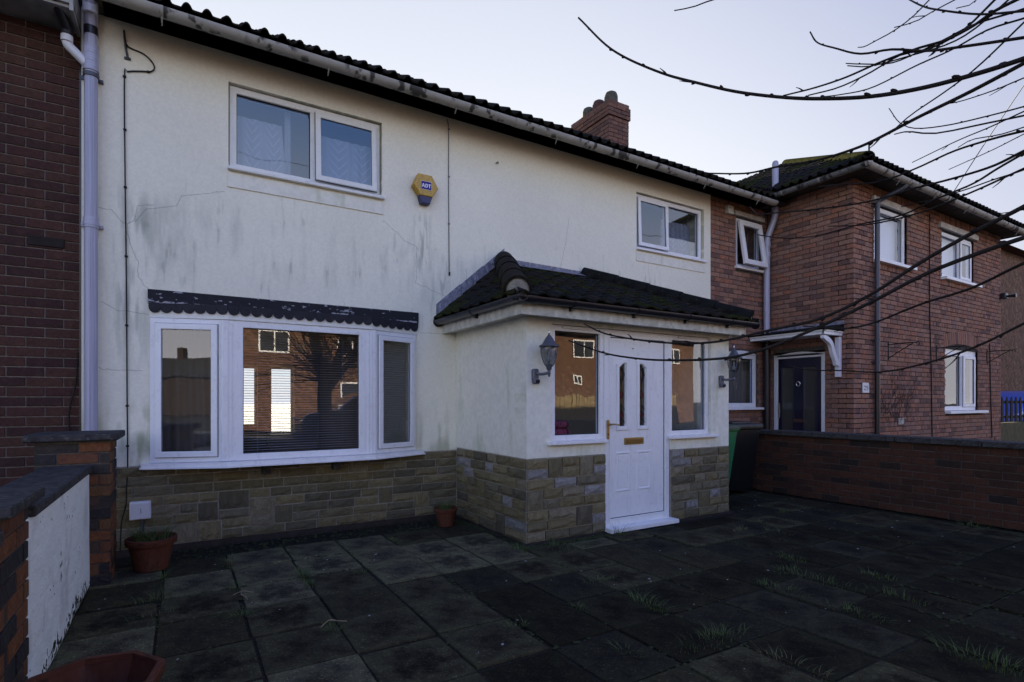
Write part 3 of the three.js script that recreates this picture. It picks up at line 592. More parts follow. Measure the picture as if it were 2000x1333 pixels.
// ---------------------------------------------------------------- the porch
const porch = thing('entrance_porch', 'cream rendered front porch with stone base and hipped dark tiled roof', 'porch', [4.2, 0, .76]);
const PX0 = 2.75, PX1 = 5.66, PZ = 1.53, PP = .80;
{
  const s = new THREE.Shape([[PX0, PP], [3.715, PP], [3.715, .945], [3.04, .945], [3.04, 2.085], [5.335, 2.085], [5.335, .945], [4.665, .945], [4.665, PP], [PX1, PP], [PX1, 2.25], [PX0, 2.25]].map((p) => new THREE.Vector2(...p)));
  add(porch, 'front_wall', new THREE.ExtrudeGeometry(s, { depth: .2, bevelEnabled: false }).translate(0, 0, PZ - .2), M.cream);
  add(porch, 'side_wall', bx(PX0, PX0 + .12, PP, 2.25, .002, PZ - .2), M.cream);
  add(porch, 'side_wall', bx(PX1 - .12, PX1, PP, 2.25, .002, PZ - .2), M.cream);
  for (const b of [[PX0 + .002, 3.712, -.03, PP - .003, PZ - .2, PZ - .004], [4.668, PX1 - .002, -.03, PP - .003, PZ - .2, PZ - .004], [PX0 + .002, PX0 + .12, -.03, PP - .003, .04, PZ - .2], [PX1 - .12, PX1 - .002, -.03, PP - .003, .002, PZ - .2]]) add(porch, 'plinth_mortar', bx(...b), M.mortarStone);
  add(porch, 'porch_floor', bx(PX0 + .12, PX1 - .12, -.02, .05, 0, PZ - .2), M.carpet);
  add(porch, 'porch_ceiling', bx(PX0 + .12, PX1 - .12, 2.12, 2.15, 0, PZ - .2), M.plaster);
  add(porch, 'inner_wall', bx(PX0 + .12, PX1 - .12, .05, 2.12, .002, .02), M.plaster);
  const p = new Pieces(porch, 'stone', 'stonework', 290), wt = () => (rnd() < .17 ? pick(paleStone) : pick(stoneMats));
  p.lay(stoneCourses(3.712 - PX0, PP - .01, 8), { at: [PX0, .005, PZ + .018], geos: STONES, depth: .05, proud: .004, weigh: wt });
  p.lay(stoneCourses(PX1 - 4.668, PP - .01, 8), { at: [4.668, .005, PZ + .018], geos: STONES, depth: .05, proud: .004, weigh: wt });
  p.lay(stoneCourses(PZ - .04, PP - .01, 8), { at: [PX0 - .018, .005, .04], turn: -Math.PI / 2, geos: STONES, depth: .05, proud: .004, weigh: wt });
  p.lay(stoneCourses(PZ, PP - .01, 8), { at: [PX1 + .018, .005, PZ], turn: Math.PI / 2, geos: STONES, depth: .05, proud: .004, weigh: wt });
  p.build();
  add(porch, 'plinth_foot', bx(PX0 - .03, PX1 + .03, -.03, .008, .02, PZ + .035), M.mortarDark);
  // side lights and door
  pvcWindow(porch, { at: [3.045, .95, PZ - .09], w: .672, h: 1.132, t: .055, d: .06 });
  pvcWindow(porch, { at: [4.663, .95, PZ - .09], w: .668, h: 1.132, t: .055, d: .06 });
  add(porch, 'window_sill', rbox(2.985, 3.712, .918, .95, PZ - .06, PZ + .055, .006), M.pvc);
  add(porch, 'window_sill', rbox(4.64, 5.42, .918, .95, PZ - .06, PZ + .055, .006), M.pvc);
  for (const x of [3.35, 4.98]) add(porch, 'trickle_vent', rbox(x - .17, x + .17, 2.052, 2.072, PZ - .035, PZ - .015, .004), M.pvcOld);
  const door = sub(porch, 'front_door', [0, 0, 0]); origin.set(door, V(0, 0, 0));
  add(door, 'door_frame', join([rectFrame(.945, 2.04, .065, .075).translate(3.718, .04, PZ - .095), rectFrame(.83, 1.925, .018, .02, .004).translate(3.775, .098, PZ - .03)]), M.pvc);
  add(door, 'threshold', rbox(3.70, 4.68, -.0, .045, PZ - .12, PZ + .11, .008), M.pvc);
  const zl = PZ - .032;
  // leaf with two openings whose heads slope up to the middle
  const leaf = new THREE.Shape([[3.79, .112], [4.59, .112], [4.59, 2.01], [3.79, 2.01]].map((q) => new THREE.Vector2(...q)));
  const lightAt = [[3.925, 4.015, 1], [4.215, 4.305, -1]], litPts = (a, b, s, o = 0) => (s > 0 ? [[a - o, 1.075 - o], [b + o, 1.075 - o], [b + o, 1.735 + o], [(a + b) / 2 + .01, 1.735 + o], [a - o, 1.69 + o * .9]] : [[a - o, 1.075 - o], [b + o, 1.075 - o], [b + o, 1.69 + o * .9], [(a + b) / 2 - .01, 1.735 + o], [a - o, 1.735 + o]]);
  for (const [a, b, s] of lightAt) leaf.holes.push(new THREE.Path(litPts(a, b, s).map((q) => new THREE.Vector2(...q))));
  const lf = add(door, 'leaf', new THREE.ExtrudeGeometry(leaf, { depth: .04, bevelEnabled: true, bevelSize: .003, bevelThickness: .003, bevelOffset: -.003, bevelSegments: 1 }).translate(0, 0, zl - .04), M.pvc);
  add(door, 'gasket', rectFrame(.792, 1.886, .007, .004, .001).translate(3.794, .118, zl + .001), M.gasket);
  for (const [a, b, s] of lightAt) {
    const o = new THREE.Shape(litPts(a, b, s, .042).map((q) => new THREE.Vector2(...q))); o.holes.push(new THREE.Path(litPts(a, b, s, .004).map((q) => new THREE.Vector2(...q))));
    add(door, 'glazing_bead', new THREE.ExtrudeGeometry(o, { depth: .010, bevelEnabled: true, bevelSize: .007, bevelThickness: .007, bevelOffset: -.007, bevelSegments: 2 }).translate(0, 0, zl), M.pvc);
    const pane = add(door, 'pane', prism(litPts(a, b, s, .003), .004).translate(0, 0, zl - .02), M.glassSmoke), xm = (a + b) / 2, z = zl - .012, came = [];
    const line = (x0, y0, x1, y1) => came.push(new THREE.TubeGeometry(new THREE.LineCurve3(V(x0, y0, z), V(x1, y1, z)), 1, .0034, 5));
    line(xm, 1.735, a, 1.62); line(xm, 1.735, b, 1.62); line(a, 1.62, xm, 1.53); line(b, 1.62, xm, 1.53); line(xm, 1.69, xm - .022, 1.625); line(xm, 1.69, xm + .022, 1.625); line(xm - .022, 1.625, xm, 1.56); line(xm + .022, 1.625, xm, 1.56);
    line(xm, 1.53, xm, 1.46); line(xm, 1.36, xm, 1.16); line(xm - .028, 1.41, xm, 1.46); line(xm + .028, 1.41, xm, 1.46); line(xm - .028, 1.41, xm, 1.36); line(xm + .028, 1.41, xm, 1.36); line(xm, 1.16, a, 1.11); line(xm, 1.16, b, 1.11); line(a, 1.25, xm, 1.30); line(b, 1.25, xm, 1.30); line(a + .01, 1.19, xm, 1.24); line(b - .01, 1.19, xm, 1.24);
    add(pane, 'leading', join(came), M.gasket);
    const st = std(C(.10, .012, .012), { roughness: .3 }); add(pane, 'red_glass', join([1.41, 1.19].flatMap((y) => [prism([[xm - .026, y], [xm, y - .048], [xm + .026, y], [xm, y + .048]], .003).translate(0, 0, zl - .0155)])), st);
  }
  for (const a of [3.872, 4.178]) {
    add(door, 'moulded_panel', rectFrame(.205, .425, .030, .014, .010).translate(a, .385, zl - .002), M.pvc);
    add(door, 'panel_field', rbox(a + .04, a + .165, .425, .77, zl - .005, zl + .006, .005), M.pvc);
  }
  const lb = add(door, 'letterbox', rbox(3.995, 4.27, .88, .952, zl, zl + .016, .006), M.brass); add(lb, 'flap', rbox(4.02, 4.245, .897, .934, zl + .014, zl + .022, .004), phys(C(.20, .14, .06), { roughness: .45, metalness: 1 }));
  const hd = add(door, 'handle', rbox(3.742, 3.775, .945, 1.145, PZ - .02, PZ - .006, .008), M.brass); add(hd, 'lever', join([cyl(.011, .011, .05, 0, 0, 0).rotateX(Math.PI / 2).translate(3.758, 1.10, PZ + .012), tube([V(3.758, 1.10, PZ + .036), V(3.80, 1.102, PZ + .04), V(3.87, 1.094, PZ + .036)], .008, 10)]), M.brass); add(hd, 'keyhole', cyl(.007, .007, .004, 0, 0, 0, 10).rotateX(Math.PI / 2).translate(3.758, .995, PZ - .005), M.gasket);
  add(door, 'spyhole', cyl(.008, .008, .006, 0, 0, 0, 12).rotateX(Math.PI / 2).translate(4.12, 1.90, zl + .002), M.gasket);
  // fascia, soffit, gutters
  add(porch, 'soffit', join([bx(2.59, 5.70, 2.135, 2.150, PZ + .001, 1.70), bx(2.59, PX0 - .001, 2.135, 2.150, .01, PZ)]), M.creamPaint);
  add(porch, 'fascia', join([rbox(2.575, 5.71, 2.115, 2.235, 1.70, 1.718, .003), rbox(2.575, 2.592, 2.115, 2.235, .01, 1.70, .003)]), M.creamPaint);
  add(porch, 'fascia_end', rbox(5.69, 5.715, 2.10, 2.24, 1.55, 1.724, .003), M.creamPaint);
  const gt = add(porch, 'gutter', join([halfRing(.052, .004, 3.36).translate(2.47, 2.262, 1.775), halfRing(.052, .004, 1.83).rotateY(Math.PI / 2).translate(2.52, 2.262, 1.84)]), M.blackPlastic);
  for (const x of [3.1, 3.9, 4.65, 5.35]) add(gt, 'bracket', join([halfRing(.058, .008, .03).translate(x, 2.262, 1.775), rbox(x + .003, x + .027, 2.18, 2.23, 1.715, 1.76, .003)]), M.blackPlastic);
  add(gt, 'bracket', join([halfRing(.058, .008, .03).rotateY(Math.PI / 2).translate(2.52, 2.262, .9), rbox(2.54, 2.577, 2.18, 2.23, .875, .9, .003)]), M.blackPlastic);
  add(gt, 'union', halfRing(.06, .009, .13).translate(2.53, 2.262, 1.775), M.blackPlastic);
  add(gt, 'stop_end', join([cyl(.058, .058, .012, 0, 0, 0, 16).rotateZ(Math.PI / 2).translate(5.83, 2.25, 1.775), cyl(.058, .058, .012, 0, 0, 0, 16).rotateX(Math.PI / 2).translate(2.52, 2.25, .012)]), M.blackPlastic);
  // hipped roof
  const roof = sub(porch, 'roof', [0, 0, 0]); origin.set(roof, V(0, 0, 0));
  const E0 = 2.275, R0 = 3.02, xl = 2.485, xr = 5.85, ze = 1.80, tl = 3.37, tr = 4.68, rise = R0 - E0;
  const dk = new THREE.BufferGeometry(), q = [[xl, E0, 0], [xl, E0, ze], [xr, E0, ze], [xr, E0, 0], [tl, R0, 0], [tr, R0, 0]].map(([x, y, z]) => [x, y - .03, z]);
  dk.setAttribute('position', new THREE.Float32BufferAttribute([[1, 2, 5], [1, 5, 4], [0, 1, 4], [2, 3, 5], [0, 3, 2], [0, 2, 1]].flat().flatMap((i) => q[i]), 3)); dk.setAttribute('uv', new THREE.Float32BufferAttribute(new Float32Array(36), 2)); dk.computeVertexNormals();
  add(roof, 'roof_deck', dk, M.soffit);
  const geo = tileGeo(.22, .31, 1, .024, .018, 6), mats = [M.tile, M.tileMoss, M.tile, M.tileBrown], slope = (run) => ({ pitch: Math.atan2(rise, run), len: Math.hypot(rise, run) });
  const f = slope(ze), l = slope(tl - xl), r = slope(xr - tr), g0 = .235;
  tileSlope(roof, { at: [xl, E0, ze], pitch: f.pitch, w: xr - xl, rows: Math.ceil(f.len / g0), gauge: g0, tw: .22, geo, mats, halves: [[1, -(tl - xl) / f.len, 0], [-1, -(xr - tr) / f.len, xr - xl], [0, -1, f.len]], most: 180 });
  tileSlope(roof, { at: [xl, E0, 0], turn: -Math.PI / 2, pitch: l.pitch, w: ze, rows: Math.ceil(l.len / g0), gauge: g0, tw: .22, geo, mats, halves: [[-1, -ze / l.len, ze], [0, -1, l.len]], most: 60 });
  tileSlope(roof, { at: [xr, E0, ze], turn: Math.PI / 2, pitch: r.pitch, w: ze, rows: Math.ceil(r.len / g0), gauge: g0, tw: .22, geo, mats, halves: [[1, -ze / r.len, 0], [0, -1, r.len]], most: 40 });
  const hip = (a, b, n, rad) => { for (let k = 0; k < n; k++) {
    const p = V(...a).lerp(V(...b), k / n), e = V(...a).lerp(V(...b), (k + 1.12) / n), len = p.distanceTo(e), dir = e.clone().sub(p).normalize(), side = V(0, 1, 0).cross(dir).normalize(), up = dir.clone().cross(side);
    const s = new THREE.Shape(); s.absarc(0, 0, rad, -.25, Math.PI + .25, false); s.absarc(0, 0, rad - .02, Math.PI + .25, -.25, true);
    const gg = new THREE.ExtrudeGeometry(s, { depth: len, bevelEnabled: false, curveSegments: 10 }); const p2 = gg.attributes.position; for (let i = 0; i < p2.count; i++) { const t = 1 - .10 * p2.getZ(i) / len; p2.setX(i, p2.getX(i) * t); p2.setY(i, p2.getY(i) * t); }
    gg.applyMatrix4(new THREE.Matrix4().makeBasis(side, up, dir).setPosition(p)); gg.computeVertexNormals(); add(roof, 'hip_tile', gg, pick([M.tile, M.tileBrown]));
    if (k === 0) { const d = new THREE.SphereGeometry(rad - .022, 14, 10).scale(1, 1, .35); const pp = d.attributes.position; for (let i = 0; i < pp.count; i++) { const m = 1 + .14 * (vnoise(pp.getX(i) * 60 + 9, pp.getY(i) * 60 + 4) - .5); pp.setXYZ(i, pp.getX(i) * m, pp.getY(i) * m, pp.getZ(i) * m); } d.computeVertexNormals(); d.applyMatrix4(new THREE.Matrix4().makeBasis(side, up, dir).setPosition(p.clone().addScaledVector(dir, .03))); add(roof, 'mortar_plug', d, M.mortarStone); }
  } };
  hip([xl + .09, E0 + .055, ze - .14], [tl + .02, R0 + .03, .03], 4, .135);
  hip([xr - .05, E0 + .04, ze - .06], [tr, R0 + .02, .03], 5, .105);
  const fl = (pts) => prism(pts, .012, { bevelEnabled: false }).translate(0, 0, .004), k = rise / (tl - xl);
  const bits = [[2.50, 2.80], [2.80, 3.10], [3.10, 3.40]];
  bits.forEach(([a, b], i) => add(roof, 'lead_flashing', fl([[a, E0 + .04 + k * (a - xl)], [b, E0 + .04 + k * (b - xl)], [b, E0 + .175 + k * (b - xl)], [a + .0, E0 + .165 + k * (a - xl)]]).translate(0, 0, i * .002), M.lead));
  [[3.36, 3.86], [3.86, 4.30], [4.30, 4.72]].forEach(([a, b], i) => add(roof, 'lead_flashing', fl([[a, 2.97], [b, 2.97], [b, 3.095 - i * .006], [a, 3.10 - i * .006]]).translate(0, 0, (i % 2) * .003 + .002), M.lead));
  add(roof, 'lead_apron', new THREE.PlaneGeometry(1.36, .12).rotateX(-Math.PI / 2 + f.pitch + .1).translate(4.04, 3.035, .06), M.lead);
}
// ---------------------------------------------------------------- things fixed to the rendered front
{
  // soil pipe with its branch
  const sp = thing('soil_pipe', 'tall lilac grey soil pipe clipped to the edge of the rendered wall', 'pipe', [-.646, .8, .085]);
  add(sp, 'pipe', pipe([V(-.646, .75, .085), V(-.646, 4.52, .085), V(-.646, 4.66, .16), V(-.646, 5.6, .16)], .047), M.pipeGrey);
  add(sp, 'socket', join([cyl(.054, .054, .20, -.646, 4.20, .085, 20), cyl(.056, .056, .012, -.646, 4.30, .085, 20), cyl(.056, .056, .012, -.646, 4.10, .085, 20)]), M.pipeGrey);
  add(sp, 'socket', cyl(.053, .053, .09, -.646, 2.83, .085, 20), M.pipeGrey);
  add(sp, 'socket', cyl(.053, .053, .10, -.646, 4.60, .13, 20), M.pipeWhite);
  add(sp, 'branch', join([pipe([V(-.652, 4.13, .085), V(-.80, 4.26, .10), V(-.80, 4.33, .115)], .036), cyl(.041, .041, .05, -.80, 4.30, .112, 16)]), M.pipeWhite);
  for (const y of [2.82, 4.06]) add(sp, 'clip', join([cyl(.057, .057, .03, -.646, y, .085, 20), bx(-.72, -.57, y - .012, y + .012, .002, .03)]), y < 3 ? M.pipeGrey : M.slatePipe);
  add(sp, 'rubber_joint', cyl(.0505, .0505, .07, -.646, 4.43, .085, 20), M.blackPlastic);
  const c1 = thing('aerial_cable', 'black cable looping from the eaves and running down beside the bow window', 'cable', [-.42, .3, .01]);
  add(c1, 'cable', tube([V(-.42, 4.50, .05), V(-.40, 4.43, .012), V(-.28, 4.40, .012), V(-.21, 4.33, .012), V(-.22, 4.27, .012), V(-.30, 4.245, .012), V(-.40, 4.21, .012), V(-.423, 4.16, .012), V(-.42, 3.4, .012), V(-.41, 2.4, .012), V(-.405, 1.4, .012), V(-.40, .80, .014), V(-.405, .6, .05), V(-.41, .44, .052), V(-.44, .30, .055), V(-.45, .05, .06)], .0058, 160, 6), M.cable);
  for (const [x, y] of [[-.423, 4.16], [-.25, 4.255], [-.42, 3.7], [-.417, 3.2], [-.411, 2.6], [-.408, 2.0], [-.404, 1.3], [-.402, .95]]) add(c1, 'cable_clip', rbox(x - .012, x + .012, y - .008, y + .008, .003, .02, .003), M.cable);
  add(c1, 'hook', join([tube([V(-.425, 4.55, .03), V(-.418, 4.44, .02), V(-.405, 4.36, .014), V(-.40, 4.33, .012)], .009, 12, 6), rbox(-.425, -.378, 4.315, 4.335, .003, .016, .003)]), M.blackPlastic);
  const c2 = thing('thin_cable', 'thin grey cable hanging straight down the wall beside the alarm box', 'cable', [2.655, 2.81, .01]);
  add(c2, 'cable', tube([V(2.62, 4.60, .03), V(2.652, 4.52, .008), V(2.654, 3.9, .008), V(2.658, 3.3, .008), V(2.662, 2.83, .008)], .0052, 30, 6), M.cableGrey);
  for (const y of [4.5, 3.95, 3.4]) add(c2, 'cable_clip', rbox(2.646, 2.668, y - .008, y + .008, .003, .018, .003), M.cableGrey);
  add(c2, 'end_plug', rbox(2.655, 2.672, 2.80, 2.84, .003, .02, .004), M.cable);
  // alarm box: a hexagon with a blue foot
  const ab = thing('alarm_box', 'yellow hexagonal burglar alarm box with blue foot on the rendered wall', 'alarm box', [2.341, 3.72, 0]);
  const hex = (k) => [[-.086, .142], [.072, .142], [.150, .012], [.078, -.095], [-.060, -.095], [-.146, .012]].map(([x, y]) => [x * k, y * k]);
  const yel = phys(C(.58, .36, .05), { roughness: .4, map: rep(tex.grain, 5) });
  add(ab, 'cover', prism(hex(.93), .05, { bevelEnabled: true, bevelThickness: .02, bevelSize: .012, bevelSegments: 3 }).translate(2.341, 3.735, .022), yel);
  add(ab, 'foot', prism([[-.066, -.092], [.080, -.092], [.050, -.172], [-.045, -.172]], .05, { bevelEnabled: true, bevelThickness: .015, bevelSize: .006, bevelSegments: 2 }).translate(2.341, 3.735, .015), phys(C(.022, .022, .09), { roughness: .4 }));
  for (let k = 0; k < 6; k++) { const t = .14 + k * .15, x = -.146 + (.086) * t, y = .012 - .107 * t; add(ab, 'vent_rib', rbox(2.341 + x - .012, 2.341 + x + .006, 3.735 + y - .006, 3.735 + y + .004, .012, .066, .002), yel); }
  const cv = document.createElement('canvas'); cv.width = 256; cv.height = 188; const cx = cv.getContext('2d');
  cx.fillStyle = '#e9e9ee'; cx.fillRect(0, 0, 256, 188); cx.fillStyle = '#2b1f7c'; cx.fillRect(5, 5, 246, 178); cx.fillStyle = '#f2f2f6'; cx.font = 'bold 118px sans-serif'; cx.textAlign = 'center'; cx.textBaseline = 'middle'; cx.fillText('ADT', 128, 98, 236);
  const ct = new THREE.CanvasTexture(cv); ct.colorSpace = THREE.SRGBColorSpace;
  add(ab, 'badge', new THREE.BoxGeometry(.125, .092, .003).translate(2.343, 3.752, .0945), [0, 1, 2, 3].map(() => std(C(.03, .02, .2))).concat([std(C(1, 1, 1), { map: ct, roughness: .4 }), std(C(.03, .02, .2))]));
  lone('vine_eye', join([cyl(.006, .006, .05, 0, 0, 0, 8).rotateX(Math.PI / 2).translate(0, 0, .025), new THREE.TorusGeometry(.012, .004, 6, 12).translate(0, -.012, .045)]), M.cable, 'small dark hook screwed into the wall beneath the eaves', 'hook', null, [3.29, 4.25, .001]);
  const mb = thing('meter_box', 'small white plastic meter box on the stone plinth under the bow window', 'meter box', [-.305, .31, .036]);
  add(mb, 'case', rbox(-.385, -.228, .308, .468, .036, .085, .012, 3), M.pipeWhite);
  add(mb, 'lid', rbox(-.375, -.238, .316, .456, .083, .092, .006, 2), M.pipeWhite);
  const mk = add(mb, 'maker_mark', tube([V(-.300, .41, .0925), V(-.305, .39, .0925), V(-.298, .375, .0925), V(-.308, .365, .0925)], .0022, 8, 5), M.cableGrey);
  add(mb, 'conduit', tube([V(-.29, .31, .06), V(-.29, .2, .06), V(-.30, .02, .06)], .012, 8, 8), M.slatePipe);
}
// lanterns either side of the porch door
function lantern(at, label) {
  const t = thing('wall_lantern', label, 'lantern', at, 'lanterns flanking the porch door'), [x, y, z0] = at, z = z0 + .165, L = (p, seg) => lathe(p, seg).translate(x + .10, y, z);
  add(t, 'back_plate', join([rbox(x - .042, x + .042, y - .09, y + .055, z0, z0 + .05, .02, 3), rbox(x - .036, x + .036, y - .125, y - .06, z0 + .004, z0 + .075, .018, 3)]), M.lantern);
  add(t, 'sensor', rbox(x - .026, x + .03, y - .112, y - .078, z0 + .07, z0 + .084, .006), M.gasket);
  add(t, 'arm', tube([V(x, y + .0, z0 + .05), V(x + .03, y - .01, z0 + .09), V(x + .075, y + .0, z), V(x + .10, y + .03, z), V(x + .10, y + .06, z)], .017, 20, 10), M.lantern);
  add(t, 'drop_finial', L([[0, -.045], [.012, -.04], [.016, -.02], [.02, 0], [.016, .03]], 14), M.lantern);
  add(t, 'cup', L([[.016, .03], [.03, .045], [.034, .07], [.05, .085], [.052, .10]], 18), M.lantern);
  add(t, 'glass', L([[.046, .098], [.066, .14], [.084, .20], [.092, .26], [.092, .295]], 28), M.glassSmoke);
  for (let k = 0; k < 4; k++) { const a = k * Math.PI / 2 + .5, c = Math.cos(a), s = Math.sin(a); add(t, 'rib', tube([[.050, .095], [.069, .14], [.087, .20], [.095, .26], [.096, .30]].map(([r, h]) => V(x + .10 + c * r, y + h, z + s * r)), .006, 12, 6), M.lantern); }
  add(t, 'cap', L([[.0, .30], [.095, .295], [.118, .305], [.120, .318], [.098, .328], [.078, .345], [.050, .395], [.026, .43], [.012, .445], [.013, .46], [.006, .465]], 24), M.lantern);
  add(t, 'finial', L([[.008, .462], [.011, .475], [.005, .495], [0, .505]], 12), M.chrome);
  t.scale.setScalar(.8); add(t, 'bulb', L([[0, .13], [.02, .14], [.024, .17], [.012, .2], [.012, .25]], 14), M.pipeWhite);
}
lantern([2.835, 1.60, 1.53], 'dark grey coach lantern between the porch corner and the wide side light');
lantern([5.50, 1.60, 1.53], 'dark grey coach lantern on the porch corner beside the wheelie bins');

// ---------------------------------------------------------------- the brick house joined on beyond the soil pipe
{
  const h = thing('brick_house', 'dark brown brick terraced house joined to the rendered house beside the soil pipe', 'house', [-4.2, 0, -3.4]);
  add(h, 'wall', bx(-8, X0 - .001, 0, 4.6, -7.0, -.032), M.mortarPale);
  const mats = toneMats('left', [[.078, .037, .029], [.070, .033, .027], [.086, .041, .031], [.058, .030, .026], [.080, .040, .029]]), p = new Pieces(h, 'brick', 'brickwork');
  p.lay(courses({ w: 1.44, h: 4.455, shift: .11 }), { at: [X0 - .012 - 1.44, 0, -.022], weigh: (c) => (rnd() < .06 ? mats[3] : pick(mats)), mats, depth: .05, proud: .002 }); p.build();
  add(h, 'air_brick', rbox(-1.065, -.835, 2.615, 2.69, -.03, -.012, .004), std(C(.03, .022, .02), { map: tex.grain }));
  add(h, 'joint_cover', bx(X0 - .016, X0 - .002, .2, 4.2, -.03, -.012), M.blackPlastic);
  add(h, 'soffit', bx(-8, X0 - .004, 4.43, 4.46, -.03, .34), M.soffitPale);
  add(h, 'fascia', join([bx(-8, X0 - .004, 4.455, 4.62, .34, .365), bx(X0 - .03, X0 - .004, 4.40, 4.62, .0, .37)]), M.soffitPale);
  add(h, 'gutter', halfRing(.058, .004, 7.2).translate(-8, 4.62, .43), M.blackPlastic);
  const dp = add(h, 'downpipe', pipe([V(-.86, 4.6, .43), V(-.86, 4.52, .40), V(-.80, 4.38, .13), V(-.80, 4.33, .115)], .036), M.blackPlastic);
  add(dp, 'socket', cyl(.042, .042, .06, -.80, 4.36, .118, 16), M.blackPlastic);
  const r = sub(h, 'roof', [0, 0, 0]); origin.set(r, V(0, 0, 0));
  add(r, 'roof_deck', prism([[.45, 4.64], [-3.4, 6.9], [-7.2, 4.64]], 7.3).rotateY(-Math.PI / 2).translate(X0 - .02, 0, 0), M.tile);
  lone('loose_cable', tube([V(-.745, 1.75, -.005), V(-.757, 1.5, .0), V(-.80, 1.25, .004), V(-.79, 1.0, .004), V(-.77, .75, .004)], .006, 24, 6).translate(.76, -.75, 0), M.cable, 'black cable sagging down the brick wall behind the pier', 'cable', null, [-.76, .75, 0]);
}

// ---------------------------------------------------------------- garden wall beside the plant pots: pier, white panel, pier
{
  const gw = thing('garden_wall', 'low brick garden wall with two piers and a whitewashed panel', 'wall', [-.70, 0, 2.4]);
  const warm = toneMats('pier', [[.21, .085, .040], [.17, .075, .042], [.062, .052, .046], [.19, .095, .045], [.10, .065, .048], [.048, .042, .042]]);
  const p = new Pieces(gw, 'brick', 'brickwork');
  const pier = (x0, x1, z0, z1, h) => {
    add(gw, 'pier_core', bx(x0 + .008, x1 - .008, 0, h, z0 + .008, z1 - .008), M.mortarGrey);
    const c = (w, s) => courses({ w, h, shift: s });
    p.lay(c(x1 - x0, .0), { at: [x0, 0, z1], mats: warm, depth: .06 }).lay(c(z1 - z0, .12), { at: [x1, 0, z1], turn: Math.PI / 2, mats: warm, depth: .06 });
  };
  pier(-.87, -.445, .44, .875, 1.052); pier(-.985, -.562, 2.72, 3.16, .915);
  add(gw, 'wall_core', bx(-.80, -.578, 0, .83, .875, 2.72), M.mortarGrey);
  add(gw, 'wall_core', bx(-.80, -.578, 0, .83, 3.16, 6.5), M.mortarGrey);
  p.lay(courses({ w: 3.3, h: .83 }), { at: [-.57, 0, 6.46], turn: Math.PI / 2, mats: warm, depth: .06 });
  p.build();
  const white = texture(512, 512, (u, v) => {                    // u along the wall from the far pier, v up
    const n = fbm(u * 9, v * 9, 5), fl = fbm(u * 60, v * 34, 3), base = step(.16, .02, v + .22 * (fbm(u * 12, 3, 3) - .5)), spot = step(.69, .72, fl * .7 + .3 * fbm(u * 7 + 5, v * 9, 3) + .26 * base - .05);
    const mark = Math.exp(-(((u - .60) / .018) ** 2)) * step(.64, .58, v) * step(.40, .48, v) * step(.5, .62, fl); const g = .95 + .05 * (n - .5); let c = [g, g, g * .97];
    const drt = step(.5, .75, fbm(u * 12, v * 3, 4)) * .09; c = c.map((q) => q * (1 - drt)); const s = Math.max(spot, mark); return c.map((q, i) => q * (1 - s) + [.16, .17, .09][i] * s);
  });
  white.wrapS = white.wrapT = THREE.ClampToEdgeWrapping;
  const pg = new THREE.PlaneGeometry(1.85, .842, 60, 30); { const q = pg.attributes.position; for (let i = 0; i < q.count; i++) { const x = q.getX(i), y = q.getY(i); q.setZ(i, .012 * (fbm(x * 3 + 7, y * 3 + 2, 3) - .5) + (Math.abs(x) > .92 || Math.abs(y) > .42 ? -.01 : 0)); if (Math.abs(x) > .92) q.setX(i, x * (1 + .022 * (fbm(y * 26, 4, 2) - .5))); } pg.computeVertexNormals(); const uv = pg.attributes.uv; for (let i = 0; i < uv.count; i++) uv.setX(i, 1 - uv.getX(i)); }
  add(gw, 'whitewashed_panel', pg.rotateY(Math.PI / 2).translate(-.562, .421, 1.797), std(C(1, 1, 1), { map: white, bumpMap: rep(tex.rough, 2), bumpScale: .008, roughness: .9 }));
  const cop = (x0, x1, y0, y1, z0, z1) => add(gw, 'coping_stone', rbox(x0, x1, y0, y1, z0, z1, .012, 3), M.concreteDark);
  cop(-.925, -.39, 1.057, 1.108, .385, .93); cop(-1.03, -.515, .920, .968, 2.67, 3.21);
  for (let k = 0; k < 3; k++) cop(-.835, -.545, .832, .885 + rr(-.004, .004), .885 + k * .60, .885 + k * .60 + .585);
  for (let k = 0; k < 5; k++) cop(-.84, -.535, .832, .895, 3.23 + k * .62, 3.23 + k * .62 + .61);
  add(gw, 'pier_bed', join([bx(-.875, -.44, 1.04, 1.056, .435, .88), bx(-.99, -.557, .905, .92, 2.715, 3.165)]), M.mortarGrey);
}
// ---------------------------------------------------------------- brick wall beyond the bins
{
  const gw = thing('boundary_wall', 'long low brick boundary wall with dark coping beside the wheelie bins', 'wall', [7.53, 0, 4]);
  const mats = toneMats('bound', [[.088, .040, .026], [.078, .036, .025], [.042, .028, .023], [.096, .042, .027], [.062, .032, .024], [.034, .026, .023]]);
  add(gw, 'wall_core', bx(7.43, 7.64, 0, .842, .05, 7.6), M.mortarGrey);
  const p = new Pieces(gw, 'brick', 'brickwork');
  p.lay(courses({ w: 7.5, h: .84, L: .238, shift: .05 }), { at: [7.42, 0, .05], turn: -Math.PI / 2, mats, depth: .06, proud: .004, weigh: () => (rnd() < .13 ? pick([mats[2], mats[5]]) : pick([mats[0], mats[1], mats[3], mats[4]])) }); p.build();
  for (let k = 0; k < 9; k++) add(gw, 'coping_stone', rbox(7.375, 7.685, .842, .908 + rr(-.004, .004), .05 + k * .84, .05 + k * .84 + .832, .014, 3), M.concreteDark);
}
